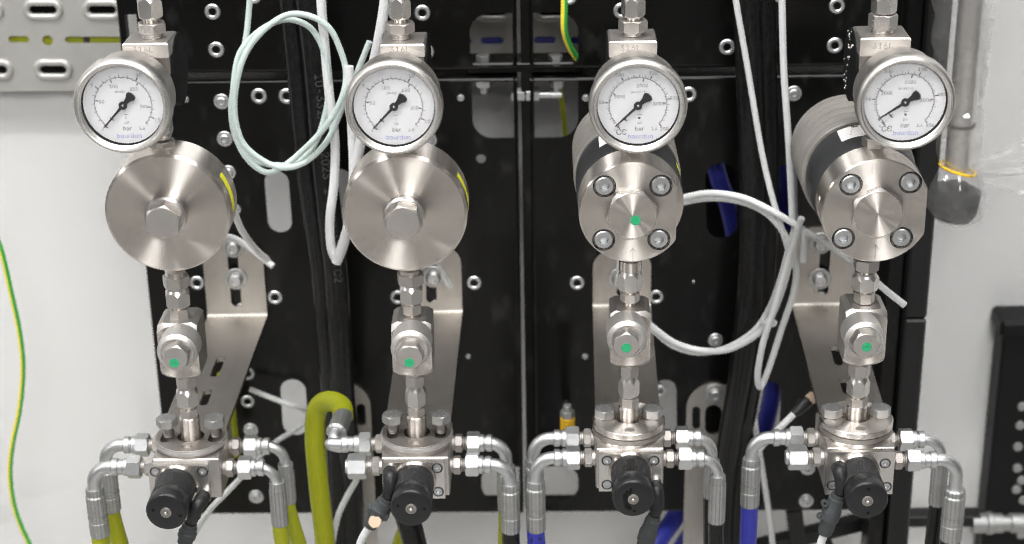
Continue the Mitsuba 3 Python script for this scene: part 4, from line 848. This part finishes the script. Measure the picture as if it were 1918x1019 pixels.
run('clear_tube', [(1160, 505, .160), (1168, 455, .158), (1195, 420, .156), (1235, 396, .156), (1285, 378, .154), (1335, 371, .150), (1388, 378, .146), (1436, 400, .138), (1470, 440, .13), (1490, 490, .13), (1487, 545, .13), (1466, 610, .13), (1440, 690, .125), (1424, 725, .122), (1419, 700, .120), (1430, 640, .119), (1452, 570, .118), (1475, 490, .117), (1495, 425, .114), (1502, 408, .112)], 0.0029, 'tube_clear', 'clear tube doubled into a long hanging loop right of the third column', 'tube', 18, 10)
run('clear_tube', [(1168, 500, .153), (1176, 545, .152), (1195, 588, .15), (1222, 612, .148), (1262, 641, .146), (1310, 656, .144), (1362, 655, .14), (1410, 632, .136), (1440, 602, .133), (1464, 545, .126), (1482, 480, .122), (1493, 430, .119), (1505, 440, .117), (1505, 490, .117)], 0.0029, 'tube_clear', 'clear tube sagging behind the third check valve up to the knot', 'tube', 18, 10)
run('clear_tube', [(1160, 505, .160), (1168, 550, .158), (1188, 592, .156), (1222, 618, .154), (1262, 649, .152), (1312, 661, .150), (1364, 650, .147), (1408, 623, .143), (1434, 590, .139), (1456, 540, .132), (1476, 470, .128), (1490, 420, .126)], 0.0026, 'tube_clear', 'second clear tube bundled under the sagging tube by the third check valve', 'tube', 18, 10)
tiek = obj('tube_tie', ring(.0058, .0066, -.0015, .0015, 36).tr(frame(at(1441, 603, .128), unit(at(1450, 570, .128) - at(1432, 640, .128)))), 'tube_white'); tag(tiek, 'pale tie round the hanging clear tubes', 'cable tie')
run('white_tube', [(425, 372, .08), (440, 402, .10), (455, 435, .12), (478, 466, .15), (500, 486, .17)], 0.0030, 'tube_white', 'white tube running down from behind the rim of the leftmost drum', 'tube', 16)
run('clear_tube', [(400, 440, .17), (436, 446, .185), (465, 462, .19), (490, 482, .185), (512, 499, .18)], 0.0030, 'tube_clear', 'clear tube with cut end over the foot of the leftmost bracket', 'tube', 16)
run('clear_tube', [(815, 470, .17), (826, 500, .19), (834, 520, .20), (843, 538, .205)], 0.0030, 'tube_clear', 'short clear tube end on the foot of the second bracket', 'tube', 16)
run('clear_tube', [(468, 729, .22), (505, 744, .215), (540, 757, .21), (565, 765, .22), (578, 776, .235), (568, 793, .23), (545, 810, .21), (518, 827, .18), (483, 858, .14), (448, 898, .10), (420, 927, .08), (388, 962, .07), (340, 1040, .06)], 0.0026, 'tube_clear', 'grey clear tube passing the pale slot behind the leftmost control valve', 'tube', 16)
run('clear_tube', [(690, 850, .12), (671, 893, .12), (650, 930, .12), (633, 968, .12), (622, 1020, .12), (615, 1080, .12)], 0.0028, 'tube_clear', 'grey clear tube hanging below the blanking cap of the second control valve', 'tube', 16)
run('clear_tube', [(1408, 740, .21), (1415, 800, .20), (1428, 880, .19), (1440, 960, .185), (1452, 1060, .18)], 0.0029, 'tube_clear', 'grey clear tube hanging right of the blue hose', 'tube', 16)
# brass tipped plug on the right bracket, yellow capped sensor
k = thing('small_plug', 'small dark plug with copper coloured tip left of the rightmost bracket', 'plug')
a, b = at(1524, 742, .10), at(1486, 776, .09); d = unit(b - a); L = np.linalg.norm(b - a)
obj('tip', mv(hexm(.0085, -.001, .007), frame(a, d)), 'brass', k, smooth=20); obj('body', mv(lathe([(0, .006), (.0050, .006), (.0055, .008), (.005, L * .75), (.004, L), (0, L)], 32), frame(a, d)), 'black_plastic', k)
obj('clip', mv(bx(-.003, .009, -.004, .004, .008, .014, .001), frame(a, d, [0, 1, 0])), 'black_plastic', k)
obj('cable', tube(catmull([b - d * .004, at(1463, 799, .085), at(1430, 832, .075), at(1408, 860, .07)], 6), .0030, 16), 'tube_white', k)
k = thing('yellow_sensor', 'small yellow sleeve with metal tip above the third control valve elbow', 'sensor')
p = at(1063, 806, .14); obj('sleeve', mv(cyl(.0066, 0, .0135), up(p)), 'yellow_cap', k); obj('tip', cat([mv(hexm(.0112, .0135, .0200), up(p)), mv(cyl(.0038, .02, .0255), up(p))]), 'zinc_dull', k, smooth=20)
p2 = p + np.array([0, .01, -.012]); obj('lead', tube(catmull([p + [0, 0, .001], p2, p2 + [0, .09, -.012]], 8), .004, 16), 'black_plastic', k)
# earth wires
run('earth_wire', [(-30, 400, .30), (0, 462, .30), (20, 545, .30), (36, 620, .30), (43, 690, .30), (37, 765, .30), (23, 835, .30), (19, 895, .30), (30, 960, .30), (58, 1025, .30), (90, 1080, .30)], .0026, 'earth_wire', 'green and yellow earth wire hanging in front of the left wall', 'wire', 16)
run('earth_wire', [(1057, -40, .21), (1057, 10, .21), (1057, 55, .212), (1066, 85, .225), (1080, 108, .245), (1092, 116, .26)], .0030, 'earth_wire', 'green and yellow earth wire entering the window between the panels', 'wire', 16)
run('earth_wire', [(1046, 150, .275), (1052, 190, .28), (1058, 240, .285), (1062, 300, .29)], .0024, 'hose_yellow', 'dim yellow wire behind the window between the panels', 'wire', 12)
# blue hoses behind and below the panels
run('blue_hose', [(1325, 250, .288), (1345, 330, .288), (1362, 380, .288), (1376, 440, .288), (1385, 520, .288)], .0085, 'hose_blue', 'blue hose showing in the slot right of the third cylinder', 'hose')
run('blue_hose', [(1455, 300, .29), (1463, 350, .29), (1470, 400, .29), (1480, 470, .29)], .0100, 'hose_blue', 'blue hose showing in the slot left of the rightmost cylinder', 'hose')
run('blue_hose', [(1452, 690, .29), (1444, 750, .29), (1432, 800, .29), (1415, 860, .29)], .0090, 'hose_blue', 'blue hose showing in the low slot beside the hanging clear loop', 'hose')
run('blue_hose', [(1300, 900, .295), (1270, 960, .28), (1235, 1010, .25), (1190, 1080, .22)], .0095, 'hose_blue', 'blue hose slanting below the panel right of the third knob', 'hose')
run('blue_hose', [(1330, 950, .288), (1295, 1000, .29), (1262, 1050, .28)], .0095, 'hose_blue', 'blue hose crossing lowest behind the right grey strap', 'hose')
run('yellow_hose', [(420, 700, .20), (428, 770, .20), (434, 830, .20), (437, 852, .20)], .0070, 'hose_yellow', 'yellow hose glimpsed behind the leftmost bracket', 'hose')
run('black_hose', [(760, 960, .05), (772, 1000, .05), (786, 1060, .05)], .0105, 'hose_black', 'black hose below the second knob', 'hose')
run('yellow_hose', [(765, 985, .12), (752, 1020, .12), (740, 1060, .12)], .0085, 'hose_yellow', 'yellow hose end below the second knob', 'hose')
bk = obj('added_dark_backing', bx(at(1290, 300, .345)[0], at(1500, 300, .345)[0], .400, .4185, at(1300, 560, .345)[2], at(1300, 230, .345)[2]), 'device_black'); tag(bk, 'dark sheet added behind the slots of the lower right panel to blacken them', 'panel')  # sheet added so these slots show dark

# ================================================================== WRAPPED PIPE ON THE RIGHT
k = thing('wrapped_pipe', 'upright steel pipe with black end wrapped in clear plastic film at the right', 'pipe')
YP = .20; px0 = at(1807, 150, YP); rp = .0110
zt, zb = 1.0, row(318, px0[0], YP)
obj('pipe', mv(cyl(rp, 0, zt - zb, n=48), up([px0[0], YP, zb])), 'steel_bright', k)
zr = row(233, px0[0], YP); obj('black_ring', mv(ring(rp + .0001, rp + .0012, -.0012, .0012), up([px0[0], YP, zr])), 'black_plastic', k)
ce = at(1789, 378, YP); rb = .0215
dome = lathe([(0, -.018), (.010, -.0175), (.016, -.0150), (.0195, -.010), (.0205, -.004), (.0205, .0105), (.0198, .0125), (.0095, .0135), (.0085, .018), (0, .018)], 48)
obj('black_end', mv(dome, frame(ce, [.12, 0, 1])), 'black_plastic', k)
def crumple(prof_pts, amp, seed, nth=90, squash=1.0, freq=70):
    """a thin film hung round a line of (point, radius)"""
    P = catmull([np.r_[p, r] for p, r in prof_pts], 14); c, r = P[:, :3], P[:, 3]
    a = np.linspace(0, 2 * PI, nth + 1)[:-1]; x = np.cos(a)[None, :, None] * np.array([1, 0, 0]); y = np.sin(a)[None, :, None] * np.array([0, squash, 0])
    base = c[:, None] + r[:, None, None] * (x + y)
    n1 = meshkit.fbm(base * freq + 7, 3, seed) - .5; rid = 1 - 2 * np.abs(meshkit.fbm(base * [freq * .8, freq * .8, freq * .25] + 3, 2, seed + 5) - .5) * 2
    v = base + (x + y) * (amp * (n1 * 1.4 + .5 * rid))[:, :, None] * np.minimum(1, r / .01)[:, None, None]
    nz = len(c); i, j = np.meshgrid(np.arange(nz - 1), np.arange(nth), indexing='ij'); j1 = (j + 1) % nth
    f = np.vstack([np.stack([i * nth + j, i * nth + j1, (i + 1) * nth + j1], -1).reshape(-1, 3), np.stack([i * nth + j, (i + 1) * nth + j1, (i + 1) * nth + j], -1).reshape(-1, 3)])
    return trimesh.Trimesh(v.reshape(-1, 3), f, process=False)
w = lambda x, y, r: (at(x, y, YP), r)
obj('upper_film', crumple([(at(1800, -50, YP), .023), w(1800, 40, .0225), w(1800, 120, .0215), w(1800, 200, .0200), w(1797, 250, .0180), w(1795, 290, .0165), w(1796, 312, .0140)], .007, 3, freq=55), 'film', k, smooth=True)
obj('lower_film', crumple([w(1796, 313, .0140), w(1792, 330, .019), w(1790, 360, .0245), w(1790, 392, .0240), w(1789, 412, .0165), w(1789, 424, .004)], .0045, 11, freq=50), 'film', k, smooth=True)
a = np.linspace(0, 2 * PI, 60); c = at(1793, 316, YP); t = np.array([[c[0] + .0155 * math.cos(q), YP + .0155 * math.sin(q), c[2] - .0045 * math.cos(q)] for q in a])
obj('yellow_tie', tube(t, .0013, 12, False), 'yellow_band', k)
# the gathered tail of the film, fanning to the right
nu, nv = 60, 46; vs = []
for iu in range(nu):
    u = iu / (nu - 1); x = 1812 + 150 * u; half = 6 + 62 * u ** .8
    for iv in range(nv):
        q = iv / (nv - 1) * 2 - 1; p = at(x + 8 * math.sin(q * 5), 318 - 14 * u + q * half, YP)
        vs.append(p + [0, .012 * u * math.sin(q * 9 + u * 3) + .020 * u * math.sin(q * 3.1) + .004 * math.sin(q * 23 + u * 6) * u, 0])
i, j = np.meshgrid(np.arange(nu - 1), np.arange(nv - 1), indexing='ij'); f = np.vstack([np.stack([i * nv + j, (i + 1) * nv + j, (i + 1) * nv + j + 1], -1).reshape(-1, 3), np.stack([i * nv + j, (i + 1) * nv + j + 1, i * nv + j + 1], -1).reshape(-1, 3)])
v = np.array(vs); v[:, 1] += .010 * (meshkit.fbm(v * 60, 3, 4) - .5)
obj('film_tail', trimesh.Trimesh(v, f, process=False), 'film', k, smooth=True)
